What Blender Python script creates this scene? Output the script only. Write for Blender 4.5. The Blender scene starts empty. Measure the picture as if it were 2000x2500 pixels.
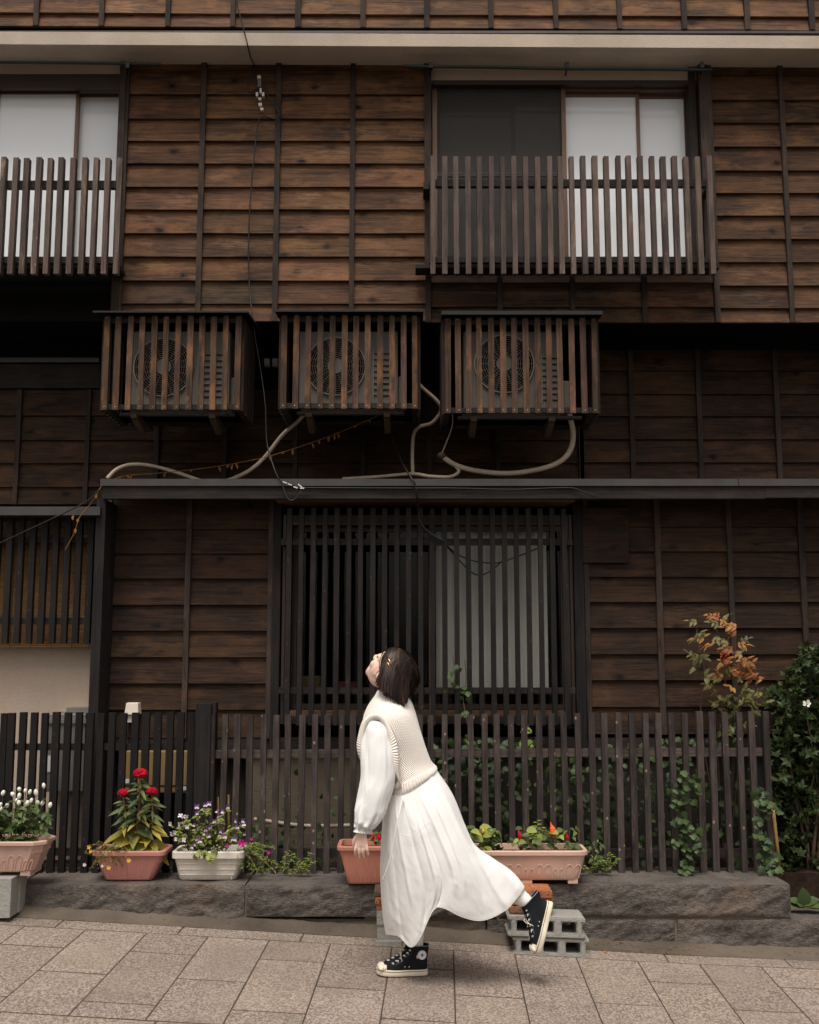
import bpy, bmesh, math, random
from mathutils import Vector, Matrix, noise
RND = random.Random(11)
rad = math.radians
sc = bpy.context.scene
COL = sc.collection

# ------------------------------------------------------------------ camera, sky, sun, exposure
F_PX, PITCH, CAM_H = 2600.0, math.atan(350 / 2600.0), 1.45
cam = bpy.data.cameras.new('camera'); cam.sensor_fit = 'VERTICAL'; cam.sensor_height = 24.0
cam.lens = 24.0 * F_PX / 2500.0; cam.clip_start = 0.1; cam.clip_end = 3000
cam_o = bpy.data.objects.new('camera', cam); COL.objects.link(cam_o)
cam_o.location = (0, 0, CAM_H); cam_o.rotation_euler = (math.pi / 2 + PITCH, 0, 0)
sc.camera = cam_o

SUN_EL, SUN_AZ = 66.0, 190.0          # azimuth measured from +Y clockwise: behind the camera, a little to the left
world = bpy.data.worlds.new('World'); sc.world = world; world.use_nodes = True
wn = world.node_tree; wn.nodes.clear()
w_out = wn.nodes.new('ShaderNodeOutputWorld'); w_bg = wn.nodes.new('ShaderNodeBackground')
sky = wn.nodes.new('ShaderNodeTexSky'); sky.sky_type = 'NISHITA'; sky.sun_disc = False
sky.sun_elevation = rad(SUN_EL); sky.sun_rotation = rad(SUN_AZ); sky.dust_density = 4.0; sky.air_density = 1.2
w_hs = wn.nodes.new('ShaderNodeHueSaturation'); w_hs.inputs['Saturation'].default_value = 0.12   # cloud cover: nearly grey sky
w_mx = wn.nodes.new('ShaderNodeMix'); w_mx.data_type = 'RGBA'; w_mx.blend_type = 'MULTIPLY'
w_mx.inputs['Factor'].default_value = 1.0; w_mx.inputs['B'].default_value = (1.0, 0.975, 0.945, 1)
wn.links.new(sky.outputs['Color'], w_hs.inputs['Color']); wn.links.new(w_hs.outputs['Color'], w_mx.inputs['A'])
wn.links.new(w_mx.outputs['Result'], w_bg.inputs['Color']); wn.links.new(w_bg.outputs[0], w_out.inputs['Surface'])
w_bg.inputs['Strength'].default_value = 0.08
sun_l = bpy.data.lights.new('sun', 'SUN'); sun_l.energy = 1.5; sun_l.angle = rad(26); sun_l.color = (1.0, 0.965, 0.92)
sun_o = bpy.data.objects.new('sun', sun_l); COL.objects.link(sun_o)
_d = Vector((math.sin(rad(SUN_AZ)) * math.cos(rad(SUN_EL)), math.cos(rad(SUN_AZ)) * math.cos(rad(SUN_EL)), math.sin(rad(SUN_EL))))
sun_o.rotation_euler = _d.to_track_quat('Z', 'Y').to_euler(); sun_o.location = (0, -4, 9)
sc.cycles.max_bounces = 6; sc.cycles.diffuse_bounces = 3; sc.cycles.glossy_bounces = 2; sc.cycles.transmission_bounces = 2; sc.cycles.transparent_max_bounces = 8
vs = sc.view_settings; vs.view_transform = 'Standard'; vs.look = 'None'; vs.exposure = 0.88; vs.gamma = 1.0; vs.use_curve_mapping = False

# ------------------------------------------------------------------ photo pixel -> point on the plane at distance Y
CP, SP = math.cos(PITCH), math.sin(PITCH)
def P(px, py, Y):
    u = (px - 1000) / F_PX; v = (1250 - py) / F_PX
    t = Y / (CP - v * SP)
    return Vector((u * t, Y, CAM_H + t * (SP + v * CP)))
def Z(py, Y): return P(1000, py, Y).z
def X(px, py, Y): return P(px, py, Y).x
def gz(x, y): return -0.055 * x + 0.03 * (y - 5.09) if x < 1.2 else -0.066 - 0.042 * (x - 1.2) + 0.03 * (y - 5.09)

# ------------------------------------------------------------------ object helpers
def tag(o, label=None, cat=None, group=None, kind=None):
    if label: o['label'] = label
    if cat: o['category'] = cat
    if group: o['group'] = group
    if kind: o['kind'] = kind
    return o
ORIG = {}
def empty(name, loc, label=None, cat=None, group=None, kind=None):
    o = bpy.data.objects.new(name, None); COL.objects.link(o); o.location = loc; o.empty_display_size = 0.1
    ORIG[o.name] = Vector(loc)
    return tag(o, label, cat, group, kind)
def worg(o): return ORIG[o.name] if o is not None else Vector((0, 0, 0))
def link(o, parent, world_loc):
    COL.objects.link(o); w = Vector(world_loc); ORIG[o.name] = w
    if parent is not None:
        o.parent = parent; o.location = w - worg(parent)
    else: o.location = w
    return o
def addmat(me, mat):
    for m in (mat if isinstance(mat, (list, tuple)) else [mat]): me.materials.append(M(m) if isinstance(m, str) else m)

class MB:
    def __init__(s): s.v = []; s.f = []; s.mi = []; s.uv = None; s.cm = 0
    def face(s, f): s.f.append(f); s.mi.append(s.cm)
    def hexa(s, p):      # 8 points: bottom 4 (ccw), top 4
        n = len(s.v); s.v += [Vector(q) for q in p]
        for f in ((0, 3, 2, 1), (4, 5, 6, 7), (0, 1, 5, 4), (1, 2, 6, 5), (2, 3, 7, 6), (3, 0, 4, 7)): s.face([n + i for i in f])
        return s
    def box(s, x0, x1, y0, y1, z0, z1):
        return s.hexa([(x0, y0, z0), (x1, y0, z0), (x1, y1, z0), (x0, y1, z0), (x0, y0, z1), (x1, y0, z1), (x1, y1, z1), (x0, y1, z1)])
    def obox(s, c, a, b, d):   # centre + three half vectors
        c, a, b, d = Vector(c), Vector(a), Vector(b), Vector(d)
        return s.hexa([c - a - b - d, c + a - b - d, c + a + b - d, c - a + b - d, c - a - b + d, c + a - b + d, c + a + b + d, c - a + b + d])
    def loft(s, rings, cap0=True, cap1=True, closed=True):
        n = len(s.v); k = len(rings[0])
        for r in rings: s.v += [Vector(q) for q in r]
        m = k if closed else k - 1
        for i in range(len(rings) - 1):
            for j in range(m):
                j2 = (j + 1) % k
                s.face([n + i * k + j, n + i * k + j2, n + (i + 1) * k + j2, n + (i + 1) * k + j])
        if cap0: s.face([n + j for j in range(k)][::-1])
        if cap1: s.face([n + (len(rings) - 1) * k + j for j in range(k)])
        return s
    def tube(s, path, r, n=8, caps=True):
        path = [Vector(p) for p in path]; rings = []; up = None
        for i, p in enumerate(path):
            t = (path[min(i + 1, len(path) - 1)] - path[max(i - 1, 0)]).normalized()
            if up is None: up = t.orthogonal().normalized()
            up = (up - t * up.dot(t))
            up = up.normalized() if up.length > 1e-6 else t.orthogonal().normalized()
            sd = t.cross(up); rr = r[i] if isinstance(r, (list, tuple)) else r
            rings.append([p + (up * math.cos(2 * math.pi * j / n) + sd * math.sin(2 * math.pi * j / n)) * rr for j in range(n)])
        return s.loft(rings, caps, caps)
    def ell(s, c, ax, nu=14, nv=9):   # ellipsoid, ax = three axis vectors
        c = Vector(c); a, b, d = [Vector(q) for q in ax]; rings = []
        for i in range(nv + 1):
            th = math.pi * min(max(i / nv, 0.02), 0.98)
            rings.append([c + a * math.sin(th) * math.cos(2 * math.pi * j / nu) + b * math.sin(th) * math.sin(2 * math.pi * j / nu) - d * math.cos(th) for j in range(nu)])
        return s.loft(rings)
    def ball(s, c, r, nu=10, nv=7): return s.ell(c, ((r, 0, 0), (0, r, 0), (0, 0, r)), nu, nv)
    def build(s, name, mat, parent=None, smooth=False, fixn=False, bevel=0, origin=None):
        c = Vector(origin) if origin is not None else sum_mid(s.v)
        me = bpy.data.meshes.new(name); me.from_pydata([tuple(q - c) for q in s.v], [], s.f)
        addmat(me, mat)
        if any(s.mi): me.polygons.foreach_set('material_index', s.mi)
        if fixn or bevel:
            bm = bmesh.new(); bm.from_mesh(me)
            if fixn: bmesh.ops.recalc_face_normals(bm, faces=bm.faces)
            if bevel:
                bmesh.ops.remove_doubles(bm, verts=bm.verts, dist=1e-5)
                bmesh.ops.bevel(bm, geom=[e for e in bm.edges if e.calc_face_angle(0) > 0.6], offset=bevel, segments=2, affect='EDGES', profile=0.6, clamp_overlap=True)
            bm.to_mesh(me); bm.free()
        if smooth: me.polygons.foreach_set('use_smooth', [True] * len(me.polygons))
        me.update()
        o = bpy.data.objects.new(name, me)
        return link(o, parent, c)
def sum_mid(vs_):
    lo = [min(v[i] for v in vs_) for i in range(3)]; hi = [max(v[i] for v in vs_) for i in range(3)]
    return Vector([(a + b) / 2 for a, b in zip(lo, hi)])
def cr(pts, n):       # Catmull-Rom through pts (tuples of any length), n samples
    pts = [Vector(p) for p in pts]; out = []; m = len(pts) - 1
    for k in range(n):
        t = k / (n - 1) * m; i = min(int(t), m - 1); f = t - i
        p0 = pts[i - 1] if i > 0 else pts[0] * 2 - pts[1]; p1 = pts[i]; p2 = pts[i + 1]; p3 = pts[i + 2] if i + 2 <= m else pts[m] * 2 - pts[m - 1]
        out.append(0.5 * ((2 * p1) + (p2 - p0) * f + (2 * p0 - 5 * p1 + 4 * p2 - p3) * f * f + (3 * p1 - p0 - 3 * p2 + p3) * f ** 3))
    return out
def cr_closed(pts, n):
    m = len(pts); out = []
    for k in range(n):
        t = k / n * m; i = int(t); f = t - i
        p0, p1, p2, p3 = pts[(i - 1) % m], pts[i % m], pts[(i + 1) % m], pts[(i + 2) % m]
        out.append(0.5 * ((2 * p1) + (p2 - p0) * f + (2 * p0 - 5 * p1 + 4 * p2 - p3) * f * f + (3 * p1 - p0 - 3 * p2 + p3) * f ** 3))
    return out

# ------------------------------------------------------------------ materials
def lin(c):
    return tuple((x / 255 / 12.92 if x / 255 <= 0.04045 else ((x / 255 + 0.055) / 1.055) ** 2.4) for x in c)
MATS = {}
def M(name): return MATS[name]
class NT:
    def __init__(s, name):
        s.m = bpy.data.materials.new(name); s.m.use_nodes = True; s.t = s.m.node_tree; MATS[name] = s.m
        s.b = s.t.nodes['Principled BSDF']; s.b.inputs['Specular IOR Level'].default_value = 0.3
    def n(s, typ, **kw):
        nd = s.t.nodes.new('ShaderNode' + typ)
        for k, v in kw.items():
            if k.startswith('i_'):
                key = k[2:].replace('_', ' ')
                try: key = int(key)
                except ValueError: pass
                s.set(nd.inputs[key], v)
            else: setattr(nd, k, v)
        return nd
    def set(s, sock, v):
        if isinstance(v, bpy.types.NodeSocket): s.t.links.new(v, sock)
        elif hasattr(sock.default_value, '__len__') and isinstance(v, (tuple, list)) and len(v) == 3 and len(sock.default_value) == 4: sock.default_value = (*v, 1)
        else: sock.default_value = v
    def math(s, op, a, b=0.0, clamp=False):
        nd = s.n('Math', operation=op, use_clamp=clamp); s.set(nd.inputs[0], a); s.set(nd.inputs[1], b); return nd.outputs[0]
    def mix(s, f, a, b, blend='MIX'):
        nd = s.n('Mix', data_type='RGBA', blend_type=blend); s.set(nd.inputs['Factor'], f); s.set(nd.inputs['A'], a); s.set(nd.inputs['B'], b); return nd.outputs['Result']
    def ramp(s, f, stops):
        nd = s.n('ValToRGB'); s.set(nd.inputs[0], f); el = nd.color_ramp.elements
        while len(el) < len(stops): el.new(0.5)
        for e, (p, c) in zip(el, stops): e.position = p; e.color = (*c, 1) if len(c) == 3 else c
        return nd.outputs[0]
    def step(s, f, lo, hi):
        nd = s.n('MapRange', interpolation_type='SMOOTHSTEP'); s.set(nd.inputs[0], f); nd.inputs[1].default_value = lo; nd.inputs[2].default_value = hi; return nd.outputs[0]
    def coords(s, scale=(1, 1, 1), rnd=True, src='Object', seed=0.0):
        tc = s.n('TexCoord').outputs[src]
        if rnd:
            r = s.n('ObjectInfo').outputs['Random']
            k = s.n('VectorMath', operation='SCALE'); k.inputs[0].default_value = (37.1, 11.3, 53.7); s.set(k.inputs['Scale'], r)
            a = s.n('VectorMath', operation='ADD'); s.set(a.inputs[0], tc); s.set(a.inputs[1], k.outputs[0]); tc = a.outputs[0]
        mp = s.n('Mapping'); s.set(mp.inputs[0], tc); mp.inputs['Scale'].default_value = scale; mp.inputs['Location'].default_value = (seed, seed * 1.7, seed * 0.6)
        return mp.outputs[0]
    def noise(s, co, scale=1, detail=4, rough=0.55, dist=0.0):
        nd = s.n('TexNoise', i_Scale=scale, i_Detail=detail, i_Roughness=rough, i_Distortion=dist); s.set(nd.inputs['Vector'], co); return nd.outputs['Fac']
    def bump(s, h, strength=0.3, dist=0.01):
        nd = s.n('Bump', i_Strength=strength, i_Distance=dist); s.set(nd.inputs['Height'], h); s.set(s.b.inputs['Normal'], nd.outputs[0])
    def col(s, c): s.set(s.b.inputs['Base Color'], c)
    def rough(s, r): s.set(s.b.inputs['Roughness'], r)

def plain(name, c, rough=0.6, metal=0.0, spec=0.3, var=0.12, vscale=6, bump=0.0):
    t = NT(name); co = t.coords()
    f = t.noise(co, vscale, 5)
    c = lin(c); t.col(t.ramp(f, [(0.3, tuple(x * (1 - var) for x in c)), (0.7, tuple(min(1, x * (1 + var)) for x in c))]))
    t.rough(rough); t.b.inputs['Metallic'].default_value = metal; t.b.inputs['Specular IOR Level'].default_value = spec
    if bump: t.bump(t.noise(co, vscale * 12, 4), bump, 0.004)
    return t.m

def wood(name, axis, dark, light, blotch=None, bl_amt=0.0, knots=0.0, wear=None, wear_amt=0.0, specks=0.0, rough=0.75):
    t = NT(name)
    def sc3(l, w): return (l, w, w) if axis == 'X' else (w, w, l)
    g1 = t.noise(t.coords(sc3(2.6, 66)), 1, 6, 0.66, 0.5)
    g2 = t.noise(t.coords(sc3(9, 230), seed=3.1), 1, 3, 0.6)
    big = t.noise(t.coords(sc3(2.2, 6), seed=9.0), 1, 4, 0.6)
    g = t.math('ADD', t.math('MULTIPLY', g1, 0.62), t.math('MULTIPLY', g2, 0.38))
    g = t.math('ADD', g, t.math('MULTIPLY', t.math('SUBTRACT', big, 0.5), 0.4))
    c = t.ramp(g, [(0.36, dark), (0.64, light)])
    if blotch is not None:
        b = t.noise(t.coords(sc3(4.5, 11), seed=21.0), 1, 5, 0.65)
        c = t.mix(t.math('MULTIPLY', t.step(b, 0.48, 0.66), bl_amt), c, blotch)
    if knots:
        kc = t.coords((5.2, 0.0, 8.0) if axis == 'X' else (8.0, 0.0, 5.2), seed=5.0)
        dn = t.n('TexNoise', i_Scale=3.5, i_Detail=4.0); t.set(dn.inputs['Vector'], kc)
        mx = t.n('Mix', data_type='VECTOR'); mx.inputs['Factor'].default_value = 0.22; t.set(mx.inputs[4], kc); t.set(mx.inputs[5], dn.outputs['Color'])
        vo = t.n('TexVoronoi', i_Scale=1.0, i_Randomness=1.0); t.set(vo.inputs['Vector'], mx.outputs[1])
        k = t.math('SUBTRACT', 1.0, t.step(vo.outputs['Distance'], 0.04, 0.155))
        halo = t.math('SUBTRACT', 1.0, t.step(vo.outputs['Distance'], 0.06, 0.26))
        c = t.mix(t.math('MULTIPLY', halo, 0.5 * knots), c, tuple(x * 0.55 for x in dark))
        c = t.mix(t.math('MULTIPLY', k, knots), c, tuple(x * 0.2 for x in dark))
    if wear is not None:
        w1 = t.noise(t.coords(sc3(2.5, 9), seed=33.0), 1, 3, 0.5); w2 = t.noise(t.coords(sc3(14, 120), seed=41.0), 1, 3, 0.6)
        c = t.mix(t.math('MULTIPLY', t.math('MULTIPLY', t.step(w1, 0.56, 0.68), t.step(w2, 0.42, 0.62)), wear_amt), c, wear)
    if specks:
        vo = t.n('TexVoronoi', i_Scale=38.0); t.set(vo.inputs['Vector'], t.coords((1, 1, 0.75), seed=7.7))
        sel = t.math('GREATER_THAN', t.n('SeparateColor', i_Color=vo.outputs['Color']).outputs[0], 0.90)
        c = t.mix(t.math('MULTIPLY', t.math('MULTIPLY', t.math('LESS_THAN', vo.outputs['Distance'], 0.24), sel), specks), c, (0.30, 0.20, 0.15))
    c = t.mix(1.0, c, t.n('ObjectInfo').outputs['Color'], 'MULTIPLY')
    t.col(c); t.rough(t.math('ADD', rough - 0.12, t.math('MULTIPLY', g1, 0.24)))
    t.b.inputs['Specular IOR Level'].default_value = 0.22
    t.bump(t.math('ADD', g1, g2), 0.45, 0.004)
    return t.m

wood('board_wood', 'X', (0.020, 0.0100, 0.0062), (0.152, 0.073, 0.034), (0.225, 0.104, 0.042), 0.5, knots=1.0, wear=(0.30, 0.18, 0.10), wear_amt=0.35)
wood('batten_wood', 'Z', (0.014, 0.0098, 0.0085), (0.052, 0.035, 0.028), (0.10, 0.055, 0.032), 0.4)
wood('rail_slat_wood', 'Z', (0.040, 0.028, 0.024), (0.145, 0.102, 0.083), (0.18, 0.12, 0.09), 0.35, wear=(0.42, 0.29, 0.20), wear_amt=0.25, specks=0.2)
wood('worn_slat_wood', 'Z', (0.040, 0.028, 0.024), (0.14, 0.10, 0.08), wear=(0.55, 0.38, 0.26), wear_amt=1.0, specks=0.5)
wood('cage_slat_wood', 'Z', (0.024, 0.0145, 0.011), (0.110, 0.059, 0.036), (0.190, 0.086, 0.036), 0.75)
wood('black_slat_wood', 'Z', (0.006, 0.005, 0.0048), (0.016, 0.0128, 0.012), (0.028, 0.017, 0.013), 0.4, specks=0.1)
wood('fence_slat_wood', 'Z', (0.017, 0.0125, 0.0115), (0.066, 0.049, 0.044), (0.11, 0.08, 0.068), 0.35, wear=(0.26, 0.19, 0.16), wear_amt=0.25, specks=0.75)
wood('dark_rail_wood', 'X', (0.010, 0.008, 0.007), (0.034, 0.026, 0.023), (0.05, 0.035, 0.028), 0.4)
wood('grey_rail_wood', 'X', (0.030, 0.022, 0.020), (0.12, 0.088, 0.074), (0.16, 0.11, 0.085), 0.4, wear=(0.3, 0.2, 0.15), wear_amt=0.4)
wood('frame_wood', 'X', (0.10, 0.055, 0.032), (0.20, 0.115, 0.07))
wood('post_wood', 'Z', (0.006, 0.005, 0.005), (0.022, 0.018, 0.017), (0.034, 0.024, 0.02), 0.3)
plain('black_metal', (15, 14, 14), 0.45, 0.0, 0.4)
plain('flashing_metal', (74, 70, 68), 0.42, 0.55, 0.5, 0.15, 9)
plain('brown_alu', (112, 86, 70), 0.42, 0.3, 0.4, 0.05)
plain('dark_alu', (58, 45, 38), 0.45, 0.2, 0.4, 0.05)
plain('casing_beige_shaded', (112, 106, 96), 0.5, 0, 0.35, 0.06)  # beige darkened in the colour to stand for shade inside the cages
plain('grille_grey', (150, 142, 130), 0.45, 0.2, 0.4, 0.05)
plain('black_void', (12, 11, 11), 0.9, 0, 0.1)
plain('screw_steel', (215, 210, 205), 0.25, 0.9, 0.5, 0.02)
plain('bracket_wood', (76, 62, 47), 0.7)
plain('cable_black', (20, 20, 21), 0.5, 0, 0.4)
plain('cable_grey', (96, 94, 94), 0.5, 0, 0.4)
plain('insulator_white', (206, 198, 190), 0.4)
plain('green_pole', (36, 46, 40), 0.5)
plain('dry_leaf', (134, 92, 50), 0.8, 0, 0.2, 0.3, 30)
plain('gold_pin', (226, 178, 92), 0.25, 1.0, 0.5, 0.02)
plain('box_cream', (214, 200, 184), 0.5, 0, 0.35, 0.05)
plain('box_tan', (132, 106, 70), 0.55, 0, 0.3, 0.06)
plain('meter_grey', (128, 122, 116), 0.4, 0.5, 0.5, 0.06)
plain('label_white', (200, 198, 196), 0.6)
plain('curtain_white', (236, 234, 230), 0.85, 0, 0.15, 0.02)
plain('curtain_grey', (186, 180, 174), 0.85, 0, 0.15, 0.03)
plain('pink_thing', (96, 36, 60), 0.7); plain('yellow_thing', (84, 70, 40), 0.7)
plain('bamboo_yellow', (138, 106, 54), 0.5, 0, 0.4, 0.12, 12)

def pipe_mat():
    t = NT('pipe_cream'); co = t.coords()
    w = t.n('TexWave', wave_type='BANDS', bands_direction='DIAGONAL', i_Scale=26.0, i_Distortion=2.0); t.set(w.inputs['Vector'], co)
    f = t.noise(co, 14, 5)
    t.col(t.ramp(t.math('ADD', t.math('MULTIPLY', w.outputs['Fac'], 0.15), t.math('MULTIPLY', f, 0.8)), [(0.25, lin((170, 150, 130))), (0.7, lin((196, 178, 158)))]))
    t.rough(0.6); t.bump(w.outputs['Fac'], 0.08, 0.003)
pipe_mat()
def plaster(name, c, stain=0.5, bscale=120, bstr=0.6, wavy=False):
    t = NT(name); co = t.coords(rnd=False)
    big = t.noise(co, 1.8, 6, 0.62); fine = t.noise(t.coords((1, 1, 1), rnd=False), bscale, 3, 0.6)
    if wavy: fine = t.noise(t.coords((14, 14, 90), rnd=False), 1, 4, 0.6, 1.2)
    c = lin(c); cc = t.ramp(big, [(0.3, tuple(x * (1 - 0.45 * stain) for x in c)), (0.62, c), (0.8, tuple(min(1, x * 1.08) for x in c))])
    cc = t.mix(t.math('MULTIPLY', t.step(fine, 0.5, 0.75), 0.18), cc, tuple(x * 0.6 for x in c))
    t.col(cc); t.rough(0.9); t.b.inputs['Specular IOR Level'].default_value = 0.15; t.bump(fine, bstr, 0.006)
plaster('plaster_cream', (186, 166, 148), 0.35)
plaster('plaster_eave', (212, 194, 175), 0.5, 150, 0.5)
plaster('stucco_tan', (104, 93, 79), 0.5, wavy=True)
plaster('stucco_black', (20, 19, 19), 0.2, 60, 1.0)
plaster('concrete_base', (98, 87, 76), 1.3, 45, 1.0)
plaster('concrete_block', (152, 148, 141), 0.5, 70, 0.9)
plaster('shaded_foundation', (52, 47, 42), 0.6, 60, 0.8)  # deep shade behind the fence is put into this foundation colour
plaster('joint_sand', (76, 66, 57), 0.5, 80, 0.8)
plaster('mortar', (120, 106, 92), 0.6, 80, 0.8)

def glass():
    t = NT('window_glass'); nt = t.t
    tr = t.n('BsdfTransparent', i_Color=(0.93, 0.93, 0.92)); gl = t.n('BsdfGlossy', i_Roughness=0.02, i_Color=(0.95, 0.97, 1.0))
    fr = t.n('Fresnel', i_IOR=1.5); mx = t.n('MixShader'); t.set(mx.inputs[0], t.math('MULTIPLY', fr.outputs[0], 3.6, True))
    nt.links.new(tr.outputs[0], mx.inputs[1]); nt.links.new(gl.outputs[0], mx.inputs[2]); nt.links.new(mx.outputs[0], nt.nodes['Material Output'].inputs['Surface'])
glass()
def glass_dim():
    t = NT('shaded_glass'); nt = t.t
    tr = t.n('BsdfTransparent', i_Color=(0.9, 0.9, 0.88)); gl = t.n('BsdfGlossy', i_Roughness=0.03)
    fr = t.n('Fresnel', i_IOR=1.35); mx = t.n('MixShader'); t.set(mx.inputs[0], t.math('MULTIPLY', fr.outputs[0], 0.5, True))
    nt.links.new(tr.outputs[0], mx.inputs[1]); nt.links.new(gl.outputs[0], mx.inputs[2]); nt.links.new(mx.outputs[0], nt.nodes['Material Output'].inputs['Surface'])
glass_dim()
def milky():
    t = NT('milky_glass'); n = t.noise(t.coords((1, 1, 1), rnd=False), 1.4, 3)
    t.col(t.ramp(n, [(0.3, (0.88, 0.89, 0.90)), (0.7, (0.93, 0.935, 0.94))])); t.rough(0.12); t.b.inputs['Specular IOR Level'].default_value = 0.6
milky()
def screen_mesh():
    t = NT('insect_screen'); nt = t.t
    tr = t.n('BsdfTransparent'); df = t.n('BsdfDiffuse', i_Color=(0.085, 0.078, 0.072)); mx = t.n('MixShader', i_0=0.62)
    nt.links.new(tr.outputs[0], mx.inputs[1]); nt.links.new(df.outputs[0], mx.inputs[2]); nt.links.new(mx.outputs[0], nt.nodes['Material Output'].inputs['Surface'])
screen_mesh()
def stone(name, c1, c2, chisel):
    t = NT(name); co = t.coords()
    n1 = t.noise(co, 6, 8, 0.65, 0.4); n2 = t.noise(t.coords((60, 60, 60), seed=4), 1, 4, 0.7); big = t.noise(t.coords((2.2, 2.2, 2.2), seed=8), 1, 4)
    f = t.math('ADD', t.math('MULTIPLY', n1, 0.6), t.math('MULTIPLY', n2, 0.4))
    c = t.ramp(f, [(0.32, c1), (0.68, c2)])
    c = t.mix(t.math('MULTIPLY', t.step(big, 0.55, 0.72), 0.5), c, tuple(x * y for x, y in zip(c2, (1.25, 1.02, 0.85))))
    t.col(c); t.rough(0.88); t.b.inputs['Specular IOR Level'].default_value = 0.2
    ch = t.noise(t.coords((26, 26, 60), seed=12), 1, 4, 0.6, 1.5)
    t.bump(t.math('ADD', t.math('ADD', n1, t.math('MULTIPLY', n2, 0.6)), t.math('MULTIPLY', ch, 0.8)), 1.0, 0.014)
stone('ledge_stone', (0.045, 0.037, 0.032), (0.165, 0.138, 0.118), True)
def paver():
    t = NT('paver_stone'); co = t.coords()
    v = t.noise(t.coords((95, 62, 95)), 1, 4, 0.62, 0.5); big = t.noise(t.coords((3, 3, 3), seed=2), 1, 5, 0.6); v2 = t.noise(t.coords((320, 320, 320), seed=3), 1, 2)
    big2 = t.noise(t.coords((0.9, 0.9, 0.9), rnd=False, src='Generated'), 1.5, 4)
    f = t.math('ADD', t.math('MULTIPLY', t.step(v, 0.40, 0.62), 0.8), t.math('MULTIPLY', v2, 0.2))
    c = t.ramp(f, [(0.10, (0.150, 0.117, 0.094)), (0.5, (0.272, 0.218, 0.179)), (0.95, (0.37, 0.30, 0.249))])
    c = t.mix(t.math('MULTIPLY', t.step(big, 0.40, 0.72), 0.45), c, (0.31, 0.245, 0.198))
    pos = t.n('NewGeometry').outputs['Position']; st = t.noise(pos, 1.9, 6, 0.62, 0.3); st2 = t.noise(pos, 9.0, 4, 0.6)
    c = t.mix(t.math('MULTIPLY', t.step(st, 0.46, 0.66), 0.45), c, (0.165, 0.130, 0.105)); c = t.mix(t.math('MULTIPLY', t.step(st2, 0.60, 0.72), 0.28), c, (0.40, 0.33, 0.277))
    c = t.mix(1.0, c, t.n('ObjectInfo').outputs['Color'], 'MULTIPLY')
    t.col(c); t.rough(0.85); t.b.inputs['Specular IOR Level'].default_value = 0.2; t.bump(f, 0.45, 0.005)
paver()
def asphalt():
    t = NT('asphalt'); n = t.noise(t.coords((180, 180, 180), rnd=False), 1, 3); b = t.noise(t.coords((0.6, 0.6, 0.6), rnd=False), 1, 5)
    t.col(t.ramp(t.math('ADD', t.math('MULTIPLY', n, 0.6), t.math('MULTIPLY', b, 0.4)), [(0.3, (0.03, 0.029, 0.028)), (0.7, (0.075, 0.072, 0.07))])); t.rough(0.9); t.bump(n, 0.6, 0.006)
asphalt()
def brick_mat():
    t = NT('old_brick'); n = t.noise(t.coords((9, 9, 9)), 1, 6, 0.65); s = t.noise(t.coords((70, 70, 70), seed=4), 1, 4, 0.7); r = t.n('ObjectInfo').outputs['Color']
    c = t.ramp(n, [(0.3, (0.16, 0.075, 0.045)), (0.55, (0.34, 0.115, 0.045)), (0.75, (0.40, 0.19, 0.10))])
    c = t.mix(t.step(s, 0.53, 0.62), c, (0.05, 0.035, 0.03)); c = t.mix(1.0, c, r, 'MULTIPLY'); t.col(c); t.rough(0.85); t.bump(s, 0.6, 0.005)
brick_mat()
def blind_mat():
    t = NT('bamboo_reed'); n = t.noise(t.coords((2, 30, 300)), 1, 4, 0.6)
    t.col(t.ramp(n, [(0.3, (0.20, 0.095, 0.034)), (0.7, (0.52, 0.29, 0.12))])); t.rough(0.6); t.bump(n, 0.3, 0.003)
blind_mat()
def plastic(name, c, fade=0.15, rough=0.5):
    t = NT(name); co = t.coords(); n = t.noise(co, 5, 5, 0.6); c = lin(c); s = t.noise(t.coords((25, 25, 6), seed=6), 1, 4, 0.65)
    cc = t.ramp(n, [(0.3, tuple(x * (1 - fade) for x in c)), (0.75, tuple(min(1, x * (1 + fade)) for x in c))])
    cc = t.mix(t.math('MULTIPLY', t.step(s, 0.55, 0.75), 0.3), cc, tuple(x * 0.55 for x in c))
    t.col(cc); t.rough(rough); t.b.inputs['Specular IOR Level'].default_value = 0.3; t.bump(s, 0.1, 0.002)
plastic('planter_taupe', (186, 152, 136)); plastic('planter_pink', (178, 120, 110)); plastic('planter_white', (204, 194, 182)); plastic('planter_terracotta', (182, 120, 100)); plastic('planter_beige', (200, 164, 146))
plain('soil', (52, 40, 32), 0.95, 0, 0.1, 0.4, 40, 0.8)

def leafmat(name, c1, c2, trans=0.3, rough=0.5, gloss=0.3):
    t = NT(name); nt = t.t
    r = t.n('ObjectInfo').outputs['Random']; g = t.n('NewGeometry').outputs['Random Per Island']
    f = t.math('FRACT', t.math('ADD', r, g)); n = t.noise(t.coords((20, 20, 20)), 1, 3)
    f = t.math('ADD', t.math('MULTIPLY', f, 0.75), t.math('MULTIPLY', n, 0.25))
    c = t.ramp(f, [(0.1, lin(c1)), (0.9, lin(c2))]); t.col(c); t.rough(rough); t.b.inputs['Specular IOR Level'].default_value = gloss
    tl = t.n('BsdfTranslucent'); t.set(tl.inputs[0], c); mx = t.n('MixShader', i_0=trans)
    nt.links.new(t.b.outputs[0], mx.inputs[1]); nt.links.new(tl.outputs[0], mx.inputs[2]); nt.links.new(mx.outputs[0], nt.nodes['Material Output'].inputs['Surface'])
leafmat('leaf_mid', (58, 74, 40), (104, 120, 66)); leafmat('leaf_dark', (34, 46, 26), (70, 84, 42)); leafmat('leaf_vine', (36, 50, 28), (78, 96, 50))
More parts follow.
